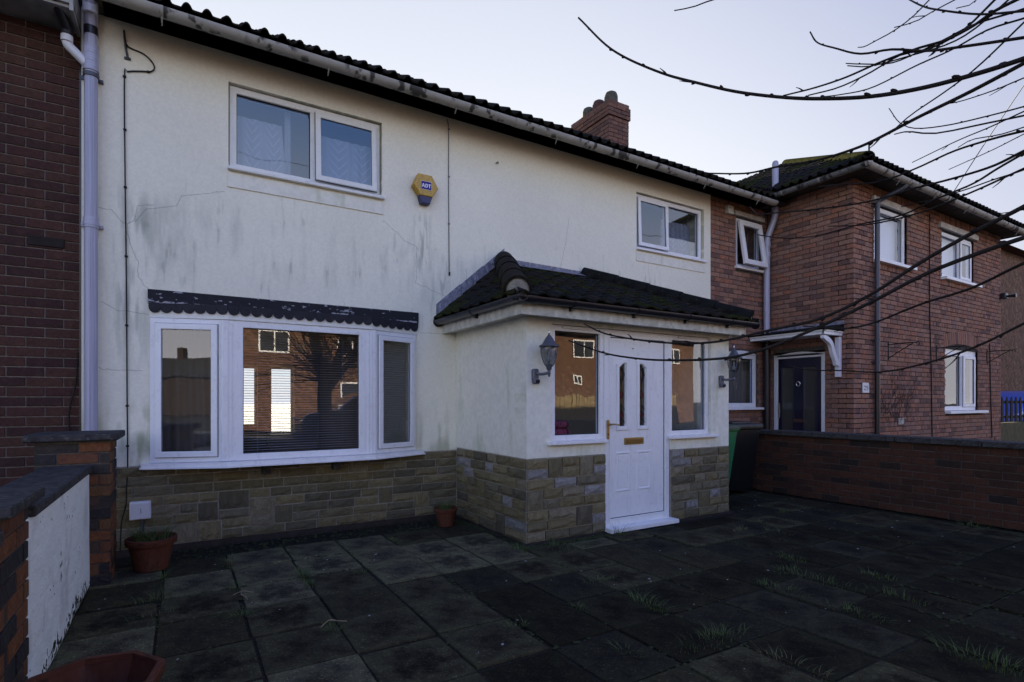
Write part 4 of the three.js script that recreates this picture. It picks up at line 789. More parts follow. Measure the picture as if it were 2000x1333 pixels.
// ---------------------------------------------------------------- wheelie bins
function bin(at, turn, body, lidMat, label) {
  const t = thing('wheelie_bin', label, 'bin', at, 'wheelie bins between porch and boundary wall'); t.rotation.y = turn;
  const taper = (y0, y1, w0, w1, d0, d1) => { const g = new RoundedBoxGeometry(1, y1 - y0, 1, 3, .03); g.translate(0, (y0 + y1) / 2, 0); const p = g.attributes.position; for (let i = 0; i < p.count; i++) { const k = (p.getY(i) - y0) / (y1 - y0); p.setX(i, p.getX(i) * (w0 + (w1 - w0) * k)); p.setZ(i, p.getZ(i) * (d0 + (d1 - d0) * k)); } g.computeVertexNormals(); return g; };
  local(t, 'body', taper(.06, .96, .44, .56, .46, .68), body);
  local(t, 'rim', taper(.93, .98, .60, .61, .71, .72), body);
  const lid = local(t, 'lid', join([taper(.975, 1.02, .62, .60, .74, .70), rbox(-.22, .22, 1.01, 1.045, -.25, .25, .02, 3)]), lidMat);
  local(t, 'handle_bar', cyl(.014, .014, .42, 0, 0, 0).rotateZ(Math.PI / 2).translate(0, .97, -.40), body);
  for (const s of [-1, 1]) local(t, 'wheel', new THREE.CylinderGeometry(.10, .10, .05, 20).rotateZ(Math.PI / 2).translate(s * .22, .10, -.24), M.blackPlastic);
  local(t, 'lid_lip', rbox(-.28, .28, .965, .99, .355, .385, .006), lidMat);
}
bin([6.12, 0, .78], .08, phys(C(.03, .20, .075), { roughness: .42, map: rep(tex.grain, 2) }), phys(C(.05, .085, .06), { roughness: .5, map: rep(tex.dirty, 2) }), 'green wheelie bin beside the porch corner');
bin([6.88, 0, .60], -.05, phys(C(.012, .012, .013), { roughness: .38, map: rep(tex.grain, 2) }), phys(C(.035, .035, .036), { roughness: .5, map: rep(tex.dirty, 2) }), 'black wheelie bin against the boundary wall');
// ---------------------------------------------------------------- plant pots
function pot(at, r, h, label, seg, turn = 0, soil = .86) {
  const t = thing('plant_pot', label, 'plant pot', at), flatN = (g) => { if (seg > 12) return g; const q = flat(g); q.computeVertexNormals(); return q; };
  const o = local(t, 'body', flatN(lathe([[0, 0], [r * .62, 0], [r * .66, .012], [r * .88, h * .78], [r * .90, h * .80], [r, h * .81], [r * 1.02, h * .98], [r, h], [r * .90, h], [r * .88, h * .9], [r * .6, .05], [0, .05]], seg)), M.terracotta); o.rotation.y = turn;
  const s = local(t, 'soil', new THREE.CircleGeometry(r * (.60 + .28 * soil), seg).rotateX(-Math.PI / 2), M.soil, [0, h * soil, 0]); s.rotation.y = turn;
}
pot([-.205, 0, .60], .175, .26, 'round terracotta pot of weeds under the meter box', 28);
pot([2.42, 0, .44], .125, .20, 'small terracotta pot of grass tucked into the porch corner', 24);
pot([-.30, 0, 3.16], .245, .27, 'wide empty terracotta planter with faceted sides beside the whitewashed panel', 8, .2, .35);
lone('potted_weeds', blades(150, .22, .13, { lie: .6, wid: .006 }), M.grass, 'leafy green weeds sprawling in the pot under the meter box', 'plant', null, [-.205, .21, .60]);
lone('potted_grass', blades(120, .16, .09, { lie: .6, wid: .004 }), M.grass, 'short green grass growing in the pot in the porch corner', 'plant', null, [2.42, .165, .44]);
// ---------------------------------------------------------------- the neighbouring house: a recessed link and a projecting hipped wing
const WX = 8.74, WZ = 1.42, WE = 14.5;
const nb = thing('neighbour_house', 'red brick house with projecting hipped wing, dark blue door and number plate', 'house', [11.2, 0, -2]);
{
  const frontM = toneMats('wing', [[.32, .165, .115], [.29, .146, .103], [.345, .19, .132], [.25, .134, .103], [.31, .176, .132], [.345, .16, .103], [.18, .105, .086], [.365, .20, .143], [.275, .162, .128]]), sideM = frontM, linkM = frontM;
  const H = 4.74, p = new Pieces(nb, 'brick', 'brickwork', 292);
  // walls behind the bricks, with openings
  const wall = (pts, holes, d) => { const s = new THREE.Shape(pts.map((q) => new THREE.Vector2(...q))); for (const [a, b, c, e] of holes) s.holes.push(new THREE.Path([[a, c], [a, e], [b, e], [b, c]].map((q) => new THREE.Vector2(...q)))); return new THREE.ExtrudeGeometry(s, { depth: d, bevelEnabled: false }); };
  const L1 = [7.885, 8.555, 3.54, 4.41], L2 = [7.60, 8.46, 1.20, 2.16];
  add(nb, 'link_wall', wall([[X1 + .001, 0], [WX + .2, 0], [WX + .2, 4.66], [X1 + .001, 4.66]], [L1, L2], .25).translate(0, 0, -.27), M.mortarGrey);
  const rel = ([a, b, c, e], x) => [a - x, b - x, c, e];
  p.lay(courses({ w: WX - X1 - .004, L: .228, H: .076, h: H - .10, holes: [rel(L1, X1), rel(L2, X1), [7.81 - X1, 8.62 - X1, 4.42, 4.50]] }), { at: [X1 + .004, 0, -.010], mats: linkM, depth: .05 });
  const DZ = [.095, .985];                                                                   // the door lies in the side of the wing
  add(nb, 'side_wall', wall([[-.3, 0], [WZ - .012, 0], [WZ - .012, H], [-.3, H]], [[DZ[0], DZ[1], -.01 + .02, 2.16]], .25).rotateY(-Math.PI / 2).translate(WX + .262, 0, 0), M.mortarGrey);
  p.lay(courses({ w: WZ + .0, L: .228, H: .076, h: H, holes: [[DZ[0], DZ[1], 0, 2.18]], shift: .06 }), { at: [WX, 0, 0], turn: -Math.PI / 2, mats: sideM, depth: .05 });
  const W1 = [9.35, 10.45, 3.56, 4.46], W2 = [11.75, 13.15, 3.56, 4.44], W3 = [11.90, 13.35, 1.13, 2.30];
  add(nb, 'front_wall', wall([[WX + .012, 0], [WE, 0], [WE, H], [WX + .012, H]], [W1, W2, W3], .25).translate(0, 0, WZ - .262), M.mortarDark);
  const hs = [W1, W2].flatMap(([a, b, c, e]) => [[a - WX, b - WX, c - .01, 4.47], [a - .09 - WX, b + .12 - WX, 4.455, 4.76]]).concat([[W1[0] - .02 - WX, W1[1] + .1 - WX, 3.44, 3.57], [W2[0] - .02 - WX, W2[1] + .1 - WX, 3.44, 3.57], [W3[0] - WX, W3[1] - WX, 1.12, 2.62]]);
  p.lay(courses({ w: WE - WX, L: .228, H: .076, h: H, holes: hs, bond: 'garden', j: .011 }), { at: [WX, 0, WZ], mats: frontM, depth: .05 });
  add(nb, 'wing_side', bx(WE - .25, WE - .002, 0, H, -6, WZ - .27), M.mortarDark);
  add(nb, 'rear_wall', bx(X1 + .01, WE, 0, H, -7, -6.8), M.mortarDark);
  add(nb, 'room_back', bx(WX + .27, WE - .26, 0, H, -2.2, -2.1), M.roomWall);
  add(nb, 'link_back', bx(X1 + .02, WX + .19, 0, H, -2.2, -2.1), M.roomWall);
  add(nb, 'upper_floor', bx(X1 + .02, WE - .26, 2.6, 2.75, -2.1, -.28), M.roomWall);
  add(nb, 'upper_floor', bx(WX + .27, WE - .26, 2.6, 2.75, -.28, WZ - .27), M.roomWall);
  add(nb, 'ceiling', bx(X1 + .02, WE - .26, 4.60, 4.635, -6.7, -.03), M.roomWall);
  add(nb, 'ceiling', bx(WX + .27, WE - .26, 4.61, 4.65, -.03, WZ - .27), M.roomWall);
  // soldier courses, sills and the arch over the lower window
  const soldiers = (x0, x1, y0, y1, z, out) => { const n = Math.round((x1 - x0) / .08), w = (x1 - x0) / n, cells = []; for (let i = 0; i < n; i++) cells.push({ u0: i * w + .005, u1: (i + 1) * w - .005, v0: 0, v1: y1 - y0 - .004 }); p.lay(cells, { at: [x0, y0, z], mats: out || frontM, depth: .05 }); };
  soldiers(W1[0] - .09, W1[1] + .12, 4.575, 4.735, WZ - .001); soldiers(W2[0] - .09, W2[1] + .12, 4.575, 4.735, WZ - .001);
  soldiers(W1[0] - .02, W1[1] + .1, 3.445, 3.555, WZ + .012); soldiers(W2[0] - .02, W2[1] + .1, 3.445, 3.555, WZ + .012);
  { const n = 19, x0 = W3[0] - .04, x1 = W3[1] + .04, R = 3.2, cx = (x0 + x1) / 2, cy = 2.40 - R, cells = []; const half = Math.asin((x1 - x0) / 2 / R);
    for (let i = 0; i < n; i++) { const a = -half + (i + .5) * 2 * half / n, r = R + .12; cells.push({ u0: cx + Math.sin(a) * r - .036 - WX, u1: cx + Math.sin(a) * r + .036 - WX, v0: cy + Math.cos(a) * r - .115, v1: cy + Math.cos(a) * r + .115, roll: -a }); }
    p.lay(cells, { at: [WX, 0, WZ + .002], mats: frontM, depth: .05 }); }
  p.build();
  for (const [a, b, y] of [[7.82, 8.62, 4.425], [W1[0] - .06, W1[1] + .14, 4.47], [W2[0] - .12, W2[1] + .12, 4.46]]) add(nb, 'lintel', rbox(a, b, y, y + (a < 8 ? .075 : .10), (a < 8 ? -.02 : WZ - .08), (a < 8 ? .025 : WZ + .035), .006), M.stoneWhite);
  // windows
  const w1 = pvcWindow(nb, { at: [L1[0] + .02, L1[2] + .05, -.09], w: .63, h: .81, t: .05, sashes: [], name: 'window', glass: M.glassClear });
  { const o = sub(nb, 'open_sash', [0, 0, 0]); origin.set(o, V(0, 0, 0)); const g = (q) => q.rotateX(-.15).translate(L1[0] + .035, L1[3] - .06, -.005); add(o, 'sash_frame', g(rectFrame(.60, .76, .085, .045).translate(0, -.76, 0)), M.pvc); add(o, 'pane', g(new THREE.PlaneGeometry(.45, .60).translate(.30, -.38, .02)), M.glass); }
  add(nb, 'window_sill', rbox(L1[0] - .03, L1[1] + .07, L1[2] + .0, L1[2] + .045, -.05, .05, .006), M.pvc);
  pvcWindow(nb, { at: [L2[0] + .01, L2[2] + .03, -.09], w: .84, h: .90, t: .075, glass: M.glass }); add(nb, 'window_sill', rbox(L2[0] - .06, L2[1] + .08, L2[2] - .01, L2[2] + .03, -.06, .07, .006), M.pvc);
  { const s = new THREE.Shape(); s.moveTo(0, 0); s.lineTo(.84, 0); s.quadraticCurveTo(.42, .12, 0, 0); add(nb, 'arched_head', new THREE.ExtrudeGeometry(s, { depth: .05, bevelEnabled: false }).translate(L2[0] + .01, L2[3] - .035, -.06), M.pvc); }
  pvcWindow(nb, { at: [W1[0] + .01, W1[2] + .03, WZ - .10], w: 1.08, h: .86, t: .07 });
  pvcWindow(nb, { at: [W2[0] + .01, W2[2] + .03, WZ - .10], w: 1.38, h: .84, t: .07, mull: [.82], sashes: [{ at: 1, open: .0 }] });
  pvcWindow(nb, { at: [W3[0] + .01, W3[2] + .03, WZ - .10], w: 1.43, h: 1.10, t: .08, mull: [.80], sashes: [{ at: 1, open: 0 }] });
  { const s = new THREE.Shape(); s.moveTo(0, 0); s.lineTo(1.43, 0); s.lineTo(1.43, .04); s.quadraticCurveTo(.715, .27, 0, .04); add(nb, 'arched_head', new THREE.ExtrudeGeometry(s, { depth: .06, bevelEnabled: false }).translate(W3[0] + .01, W3[2] + 1.128, WZ - .10), M.pvc); }
  for (const [w, o] of [[W1, .04], [W2, .04], [W3, .14]]) add(nb, 'window_sill', rbox(w[0] - .02, w[1] + o + .1, w[2] - .025, w[2] + .025, WZ - .06, WZ + .09, .006), M.pvc);
  for (const w of [W1, W2]) add(nb, 'roller_blind', bx(w[0] + .02, w[1] - .02, w[2] + .02, w[3] - .02, WZ - .19, WZ - .18), std(C(.78, .77, .75)));
  add(nb, 'curtain', cloth(.84, .98, 9, .02).translate(L2[0], L2[2], -.22), M.drape);
  // door, canopy and number
  const door = sub(nb, 'front_door', [0, 0, 0]); origin.set(door, V(0, 0, 0)); const side = (g) => g.rotateY(-Math.PI / 2).translate(WX + .06, 0, 0);  // x becomes z, z becomes -x
  add(door, 'door_frame', side(join([rectFrame(DZ[1] - DZ[0] - .01, 2.08, .065, .07).translate(DZ[0] + .005, .04, -.03), (() => { const s = new THREE.Shape(); s.moveTo(0, 0); s.lineTo(.88, 0); s.quadraticCurveTo(.44, .14, 0, 0); return new THREE.ExtrudeGeometry(s, { depth: .06, bevelEnabled: false }).translate(DZ[0] + .005, 2.085, -.02); })()])), M.pvc);
  add(door, 'leaf', side(rbox(DZ[0] + .07, DZ[1] - .07, .06, 2.05, -.03, .015, .005)), M.navy);
  for (const a of [.22, .60]) { add(door, 'glazed_light', side(rectFrame(.235, 1.30, .022, .018).translate(a, .62, .012)), M.navy); add(door, 'pane', side(new THREE.PlaneGeometry(.20, 1.26).translate(a + .118, 1.27, .02)), phys(C(.055, .055, .05), { roughness: .08 })); }
  add(door, 'knocker', side(new THREE.TorusGeometry(.032, .010, 8, 18).scale(1, 1.25, 1).translate(.53, 1.62, .028)), M.chrome);
  add(door, 'letterbox', side(rbox(.42, .66, .98, 1.04, .012, .028, .004)), std(C(.09, .05, .035), { roughness: .5 }));
  add(door, 'handle', side(rbox(.18, .20, 1.05, 1.30, .015, .04, .006)), M.chrome);
  const cn = sub(nb, 'door_canopy', [0, 0, 0]); origin.set(cn, V(0, 0, 0));
  add(cn, 'canopy_frame', join([rbox(8.24, 8.28, 2.345, 2.395, .0, 1.25, .006), rbox(8.24, WX, 2.345, 2.395, 1.215, 1.255, .006), rbox(8.22, 8.27, 2.39, 2.415, -.0, 1.27, .006), rbox(8.22, WX, 2.39, 2.415, 1.23, 1.27, .006)]), M.pvc);
  add(cn, 'canopy_ceiling', bx(8.28, WX, 2.36, 2.37, .01, 1.215), M.pvcOld);
  add(cn, 'canopy_roof', prism([[8.20, 2.416], [WX + .0, 2.416], [WX + .0, 2.53], [8.20, 2.43]], 1.30).translate(0, 0, -.02), M.tile);
  add(cn, 'lead_flashing', bx(WX - .012, WX - .001, 2.52, 2.58, .0, 1.28), M.lead);
  const br = new THREE.Shape(); br.moveTo(0, 0); br.lineTo(.07, 0); br.bezierCurveTo(.10, .10, .16, .12, .20, .26); br.bezierCurveTo(.24, .34, .30, .34, .42, .40); br.lineTo(.42, .44); br.lineTo(.34, .44); br.bezierCurveTo(.22, .40, .16, .36, .13, .26); br.bezierCurveTo(.09, .16, .0, .12, 0, 0);
  add(cn, 'bracket', join([rbox(WX - .062, WX - .001, 1.71, 2.33, 1.17, 1.245, .006), new THREE.ExtrudeGeometry(br, { depth: .05, bevelEnabled: true, bevelSize: .004, bevelThickness: .004, bevelSegments: 1 }).rotateY(Math.PI).translate(WX - .06, 1.89, 1.235)].map((g) => g)), std(C(.74, .73, .76), { side: THREE.DoubleSide, roughness: .4 }));
  const cv = document.createElement('canvas'); cv.width = cv.height = 128; const cx = cv.getContext('2d'); cx.fillStyle = '#d9d6d2'; cx.fillRect(0, 0, 128, 128); cx.fillStyle = '#22305e'; cx.font = 'bold 84px serif'; cx.textAlign = 'center'; cx.textBaseline = 'middle'; cx.fillText('29', 64, 68);
  const ct = new THREE.CanvasTexture(cv); ct.colorSpace = THREE.SRGBColorSpace; const pl = std(C(.7, .68, .64));
  tag(add(nb, 'number_plate', new THREE.BoxGeometry(.19, .155, .012).translate(9.07, 1.545, WZ + .010), [pl, pl, pl, pl, std(C(1, 1, 1), { map: ct, roughness: .3 }), pl]), 'white house number plate');
  // rainwater goods
  add(nb, 'soffit', join([bx(X1, WX - .3, 4.64, 4.655, -.005, .34), bx(WX - .34, WX - .001, 4.742, 4.756, -.02, WZ + .33), bx(WX, WE + .3, 4.742, 4.756, WZ + .001, WZ + .33)]), M.soffit);
  add(nb, 'fascia', join([bx(X1, WX - .34, 4.575, 4.66, .322, .345), bx(WX - .345, WX - .32, 4.70, 4.80, .35, WZ + .34), bx(WX - .34, WE + .3, 4.70, 4.80, WZ + .322, WZ + .345)]), M.soffit);
  const g1 = gutterRun(nb, { x0: X1, x1: WX - .42, y: 4.60, z: .41, first: .62, step: .9 });
  const g2 = gutterRun(nb, { x0: WX - .40, x1: WE + .35, y: 4.72, z: WZ + .39, first: .9, step: 1.2 });
  const g3 = add(nb, 'gutter', halfRing(.062, .004, 1.45).rotateY(Math.PI / 2).translate(WX - .40, 4.735, WZ + .42), M.gutterDark);
  for (const z of [.55, 1.15]) add(g3, 'bracket', halfRing(.066, .006, .022).rotateY(Math.PI / 2).translate(WX - .40, 4.735, z), M.gutter);
  add(nb, 'gutter_corner', new THREE.SphereGeometry(.064, 16, 8, 0, Math.PI * 2, Math.PI / 2, Math.PI / 2).translate(WX - .40, 4.735, WZ + .39), M.gutter);
  const dp = add(nb, 'downpipe', pipe([V(9.50, 4.70, WZ + .38), V(9.50, 4.62, WZ + .36), V(9.33, 4.47, WZ + .06), V(9.33, 4.40, WZ + .055), V(9.33, .1, WZ + .055)], .036), M.slatePipe);
  for (const y of [4.40, 2.30, 1.95]) add(dp, 'clip', join([cyl(.042, .042, .035, 9.33, y, WZ + .055, 16), bx(9.25, 9.41, y - .01, y + .01, WZ, WZ + .02)]), M.slatePipe);
  add(nb, 'downpipe_lower', cyl(.0375, .0375, 1.7, 9.33, .95, WZ + .055, 16), M.blackPlastic);
  const sp = add(nb, 'soil_pipe', pipe([V(8.60, 2.45, .075), V(8.60, 4.10, .075), V(8.68, 4.50, .18), V(8.68, 5.40, .18)], .052), M.pipeGrey);
  add(sp, 'socket', cyl(.060, .060, .10, 8.60, 4.03, .075, 20), M.pipeGrey);
  add(sp, 'socket', cyl(.060, .060, .08, 8.60, 3.85, .075, 20), M.pipeGrey); add(sp, 'socket', cyl(.060, .060, .09, 8.68, 4.66, .18, 20), M.pipeGrey);
  add(sp, 'vent_cap', new THREE.SphereGeometry(.05, 10, 6, 0, Math.PI * 2, 0, Math.PI / 2).translate(8.68, 5.40, .18), std(C(.35, .35, .4), { wireframe: false, roughness: .5 }));
  add(nb, 'soil_pipe_lower', cyl(.056, .056, 2.45, 8.60, 1.22, .075, 18), M.blackPlastic);
  add(nb, 'vent_box', rbox(7.60, 7.74, 4.40, 4.53, -.01, .06, .008), M.creamPaint);
  add(nb, 'air_vent', join([rbox(10.13, 10.31, .95, 1.055, WZ, WZ + .012, .003), ...[0, 1, 2].map((k) => bx(10.15, 10.29, .97 + k * .028, .98 + k * .028, WZ + .012, WZ + .018))]), M.stoneWhite);
  add(nb, 'wall_cable', join([tube([V(11.22, 4.62, WZ + .02), V(11.24, 3, WZ + .012), V(11.30, 1.9, WZ + .012), V(11.34, .6, WZ + .012)], .009, 30, 6), tube([V(13.88, 2.5, WZ + .012), V(13.92, 1.6, WZ + .012), V(14.0, .6, WZ + .012)], .009, 16, 6)]), M.cable);
  add(nb, 'security_sensor', join([rbox(14.42, 14.58, 3.44, 3.56, WZ + .0, WZ + .10, .02), cyl(.045, .02, .16, 0, 0, 0, 14).rotateX(Math.PI / 2).translate(14.52, 3.49, WZ + .16)]), M.blackPlastic);
  for (const [x, y] of [[9.79, 2.15], [11.52, 2.18], [13.77, 2.22]]) {
    const k = sub(nb, 'basket_bracket', [0, 0, 0]); origin.set(k, V(0, 0, 0));
    add(k, 'iron', join([bx(x - .01, x + .01, y - .15, y + .15, WZ + .002, WZ + .014), tube([V(x, y + .10, WZ + .01), V(x + .02, y + .11, WZ + .2), V(x + .04, y + .11, WZ + .38)], .008, 8, 6), tube([V(x, y - .12, WZ + .01), V(x + .02, y + .0, WZ + .18), V(x + .035, y + .1, WZ + .34)], .007, 10, 6), new THREE.TorusGeometry(.025, .006, 6, 12, 4.5).rotateY(1.4).translate(x + .045, y + .09, WZ + .40)]), M.cable);
  }
  const vine = []; for (let i = 0; i < 26; i++) { let x = rr(9.55, 10.2), y = rr(.9, 1.2); const pts = []; for (let k = 0; k < 7; k++) { pts.push(V(x, y, WZ + rr(.008, .03))); x += rr(-.16, .24); y += rr(-.04, .2); if (y > 2.05) break; } if (pts.length > 2) vine.push(tube(pts, .0022, pts.length * 3, 4)); }
  lone('dead_climber', join(vine), M.bark, 'leafless climber stems clinging to the neighbour brickwork beside the slate downpipe', 'climbing plant');
  // roofs
  const roof = sub(nb, 'roof', [0, 0, 0]); origin.set(roof, V(0, 0, 0));
  const e = 4.785, xl = WX - .36 - .06, xr = WE + .36, zf = WZ + .42, T = .57, half = (xr - xl) / 2, top = e + half * T, xm = (xl + xr) / 2;
  const dk = new THREE.BufferGeometry(), q = [[xl, e, zf], [xr, e, zf], [xm, top, zf - half], [xm, top, -6.5], [xl, e, -6.5], [xr, e, -6.5]].map(([x, y, z]) => [x, y - .03, z]);
  dk.setAttribute('position', new THREE.Float32BufferAttribute([[0, 1, 2], [0, 2, 3], [0, 3, 4], [1, 5, 3], [1, 3, 2], [4, 3, 5]].flat().flatMap((i) => q[i]), 3)); dk.setAttribute('uv', new THREE.Float32BufferAttribute(new Float32Array(36), 2)); dk.computeVertexNormals();
  add(roof, 'roof_deck', dk, M.soffit);
  add(roof, 'link_deck', prism([[.40, 4.64], [-3.4, 6.78], [-7.0, 4.64]], xm - X1).rotateY(-Math.PI / 2).translate(xm, 0, 0), M.soffit);
  const tg = tileGeo(.30, .40, 2, .042, .016, 9), pt = Math.atan(T), sl = half / Math.cos(pt), mats = [M.tile, M.tile, M.tileMoss, M.tileBrown];
  // slope over the door side: eaves run along z; hip towards the street, valley towards the link roof
  tileSlope(roof, { at: [xl, e, -4], turn: -Math.PI / 2, pitch: pt, w: zf + 4, rows: Math.ceil(sl / .33), gauge: .33, tw: .30, geo: tg, mats, halves: [[-1, -Math.cos(pt), zf + 4], [1, Math.cos(pt) * .97, -(4 + .36)], [0, -1, sl]], most: 190 });
  tileSlope(roof, { at: [xl, e, zf], pitch: pt, w: xr - xl, rows: 3, gauge: .33, tw: .30, geo: tg, mats, halves: [[1, -Math.cos(pt), 0], [-1, -Math.cos(pt), xr - xl]], most: 60 });
  tileSlope(roof, { at: [X1 + .003, 4.635, .455], pitch: PITCH, w: xl + .3 - X1, rows: 4, gauge: .35, tw: .30, geo: tg, mats, most: 24 });
  for (let k = 0; k < 9; k++) {
    const a = V(xl + .04, e + .02, zf - .04).lerp(V(xm, top + .0, zf - half), k / 9), b = V(xl + .04, e + .02, zf - .04).lerp(V(xm, top + .0, zf - half), (k + 1.1) / 9), dir = b.clone().sub(a).normalize(), sd = V(0, 1, 0).cross(dir).normalize(), up = dir.clone().cross(sd);
    const s = new THREE.Shape(); s.absarc(0, 0, .095, -.2, Math.PI + .2, false); s.absarc(0, 0, .078, Math.PI + .2, -.2, true);
    add(roof, 'hip_tile', new THREE.ExtrudeGeometry(s, { depth: a.distanceTo(b), bevelEnabled: false, curveSegments: 8 }).applyMatrix4(new THREE.Matrix4().makeBasis(sd, up, dir).setPosition(a)), M.tileMoss);
  }
  add(roof, 'hip_iron', bx(xl + .03, xl + .05, e + .08, e + .24, zf - .03, zf - .015), M.cable);
  add(roof, 'ridge', bx(xm - .08, xm + .08, top - .08, top + .0, -6.4, zf - half), M.tile);
}

// ---------------------------------------------------------------- beyond the wing: another house, a picket fence, a parked car
const brickFar = std(C(.235, .125, .075), { map: rep(tex.concrete, .8), bumpMap: rep(tex.rough, 2), bumpScale: .01 });
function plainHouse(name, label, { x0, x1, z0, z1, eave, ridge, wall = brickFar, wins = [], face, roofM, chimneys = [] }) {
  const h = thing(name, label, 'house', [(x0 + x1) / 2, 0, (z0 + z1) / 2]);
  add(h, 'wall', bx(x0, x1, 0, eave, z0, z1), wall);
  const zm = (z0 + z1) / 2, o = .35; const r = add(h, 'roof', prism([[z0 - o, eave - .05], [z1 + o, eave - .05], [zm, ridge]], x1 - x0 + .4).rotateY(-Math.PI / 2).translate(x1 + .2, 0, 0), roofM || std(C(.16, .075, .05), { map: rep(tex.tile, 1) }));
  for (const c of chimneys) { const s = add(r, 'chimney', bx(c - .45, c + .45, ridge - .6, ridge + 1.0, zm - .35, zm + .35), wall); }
  for (const [x, y, w, hh] of wins) {
    const z = face < 0 ? z0 : z1, d = face < 0 ? -1 : 1, g = sub(h, 'window', [x - w / 2 * d, y, z + d * .005], face < 0 ? Math.PI : 0);
    local(g, 'frame', rectFrame(w, hh, .07, .05), M.pvc); local(g, 'mullion', bx(w / 2 - .03, w / 2 + .03, .07, hh - .07, .005, .045), M.pvc); local(g, 'pane', bx(.07, w - .07, .07, hh - .07, .004, .016), phys(C(.03, .035, .045), { roughness: .04 }));
  }
  return h;
}
plainHouse('far_house', 'dark brick house standing beyond the projecting wing', { x0: 18.5, x1: 36, z0: -9.2, z1: -1.2, eave: 6.4, ridge: 8.9, wins: [], face: 1 });
function car(at, turn, paint, label, tall = 1.62) {
  const t = thing('parked_car', label, 'car', at); t.rotation.y = turn; const k = tall / 1.5;
  const side = (pts) => { const s = new THREE.Shape(); s.moveTo(...pts[0]); s.splineThru(pts.slice(1).map((q) => new THREE.Vector2(...q))); s.lineTo(...pts[0]); return s; };
  const body = side([[-2.05, .28], [-2.12, .55], [-2.05, .82 * k], [-1.2, .95 * k], [0, .98 * k], [1.1, .97 * k], [1.9, .93 * k], [2.08, .75], [2.05, .30]]);
  local(t, 'body', new THREE.ExtrudeGeometry(body, { depth: 1.58, bevelEnabled: true, bevelSize: .07, bevelThickness: .08, bevelSegments: 3 }).translate(0, 0, -.79), paint);
  const cab = side([[-1.25, .90 * k], [-.62, 1.36 * k], [.1, 1.46 * k], [.95, 1.42 * k], [1.55, .95 * k]]);
  local(t, 'cabin', new THREE.ExtrudeGeometry(cab, { depth: 1.30, bevelEnabled: true, bevelSize: .05, bevelThickness: .08, bevelSegments: 3 }).translate(0, 0, -.65), paint);
  const gl = phys(C(.012, .014, .016), { roughness: .05 }), win = (pts) => prism(pts.map(([x, y]) => [x, y * k]), 1.472).translate(0, 0, -.736);
  local(t, 'window', win([[-1.0, 1.0], [-.52, 1.32], [.10, 1.39], [.10, 1.0]]), gl); local(t, 'window', win([[.18, 1.0], [.18, 1.39], [.88, 1.35], [1.30, 1.0]]), gl);
  for (const x of [-1.3, 1.28]) for (const z of [-.76, .76]) { const w = local(t, 'wheel', new THREE.CylinderGeometry(.33, .33, .22, 28).rotateX(Math.PI / 2), M.blackPlastic, [x, .33, z]); local(w, 'rim', new THREE.CylinderGeometry(.20, .20, .235, 20).rotateX(Math.PI / 2), M.chrome); }
  for (const z of [-.58, .58]) { local(t, 'headlight', rbox(-2.16, -2.0, .64, .76, z - .17, z + .17, .03, 3), M.glassClear); local(t, 'tail_light', rbox(2.02, 2.14, .70, .86, z - .15, z + .15, .03, 3), phys(C(.35, .01, .01), { roughness: .2 })); }
  return t;
}
car([19.7, 0, -.1], .0, phys(C(.07, .13, .50), { roughness: .3, clearcoat: 1 }), 'bright blue car parked behind the dark picket fence', 1.62);
{
  const f = thing('picket_fence', 'low dark picket fence on a sleeper wall beyond the projecting wing', 'fence', [17, 0, 1.15]), dark = std(C(.03, .026, .024));
  add(f, 'sleeper_wall', bx(14.9, 20.5, 0, .86, 1.07, 1.27), std(C(.11, .095, .05), { map: tex.grain }));
  for (let k = 0; k < 20; k++) { const x = 15 + k * .27; add(f, 'picket', prism([[x, .87], [x + .11, .87], [x + .11, 1.33], [x + .055, 1.43], [x, 1.33]], .02).translate(0, 0, 1.18), dark); }
  for (const y of [.95, 1.28]) add(f, 'rail', bx(14.9, 20.5, y, y + .06, 1.14, 1.178), dark);
}

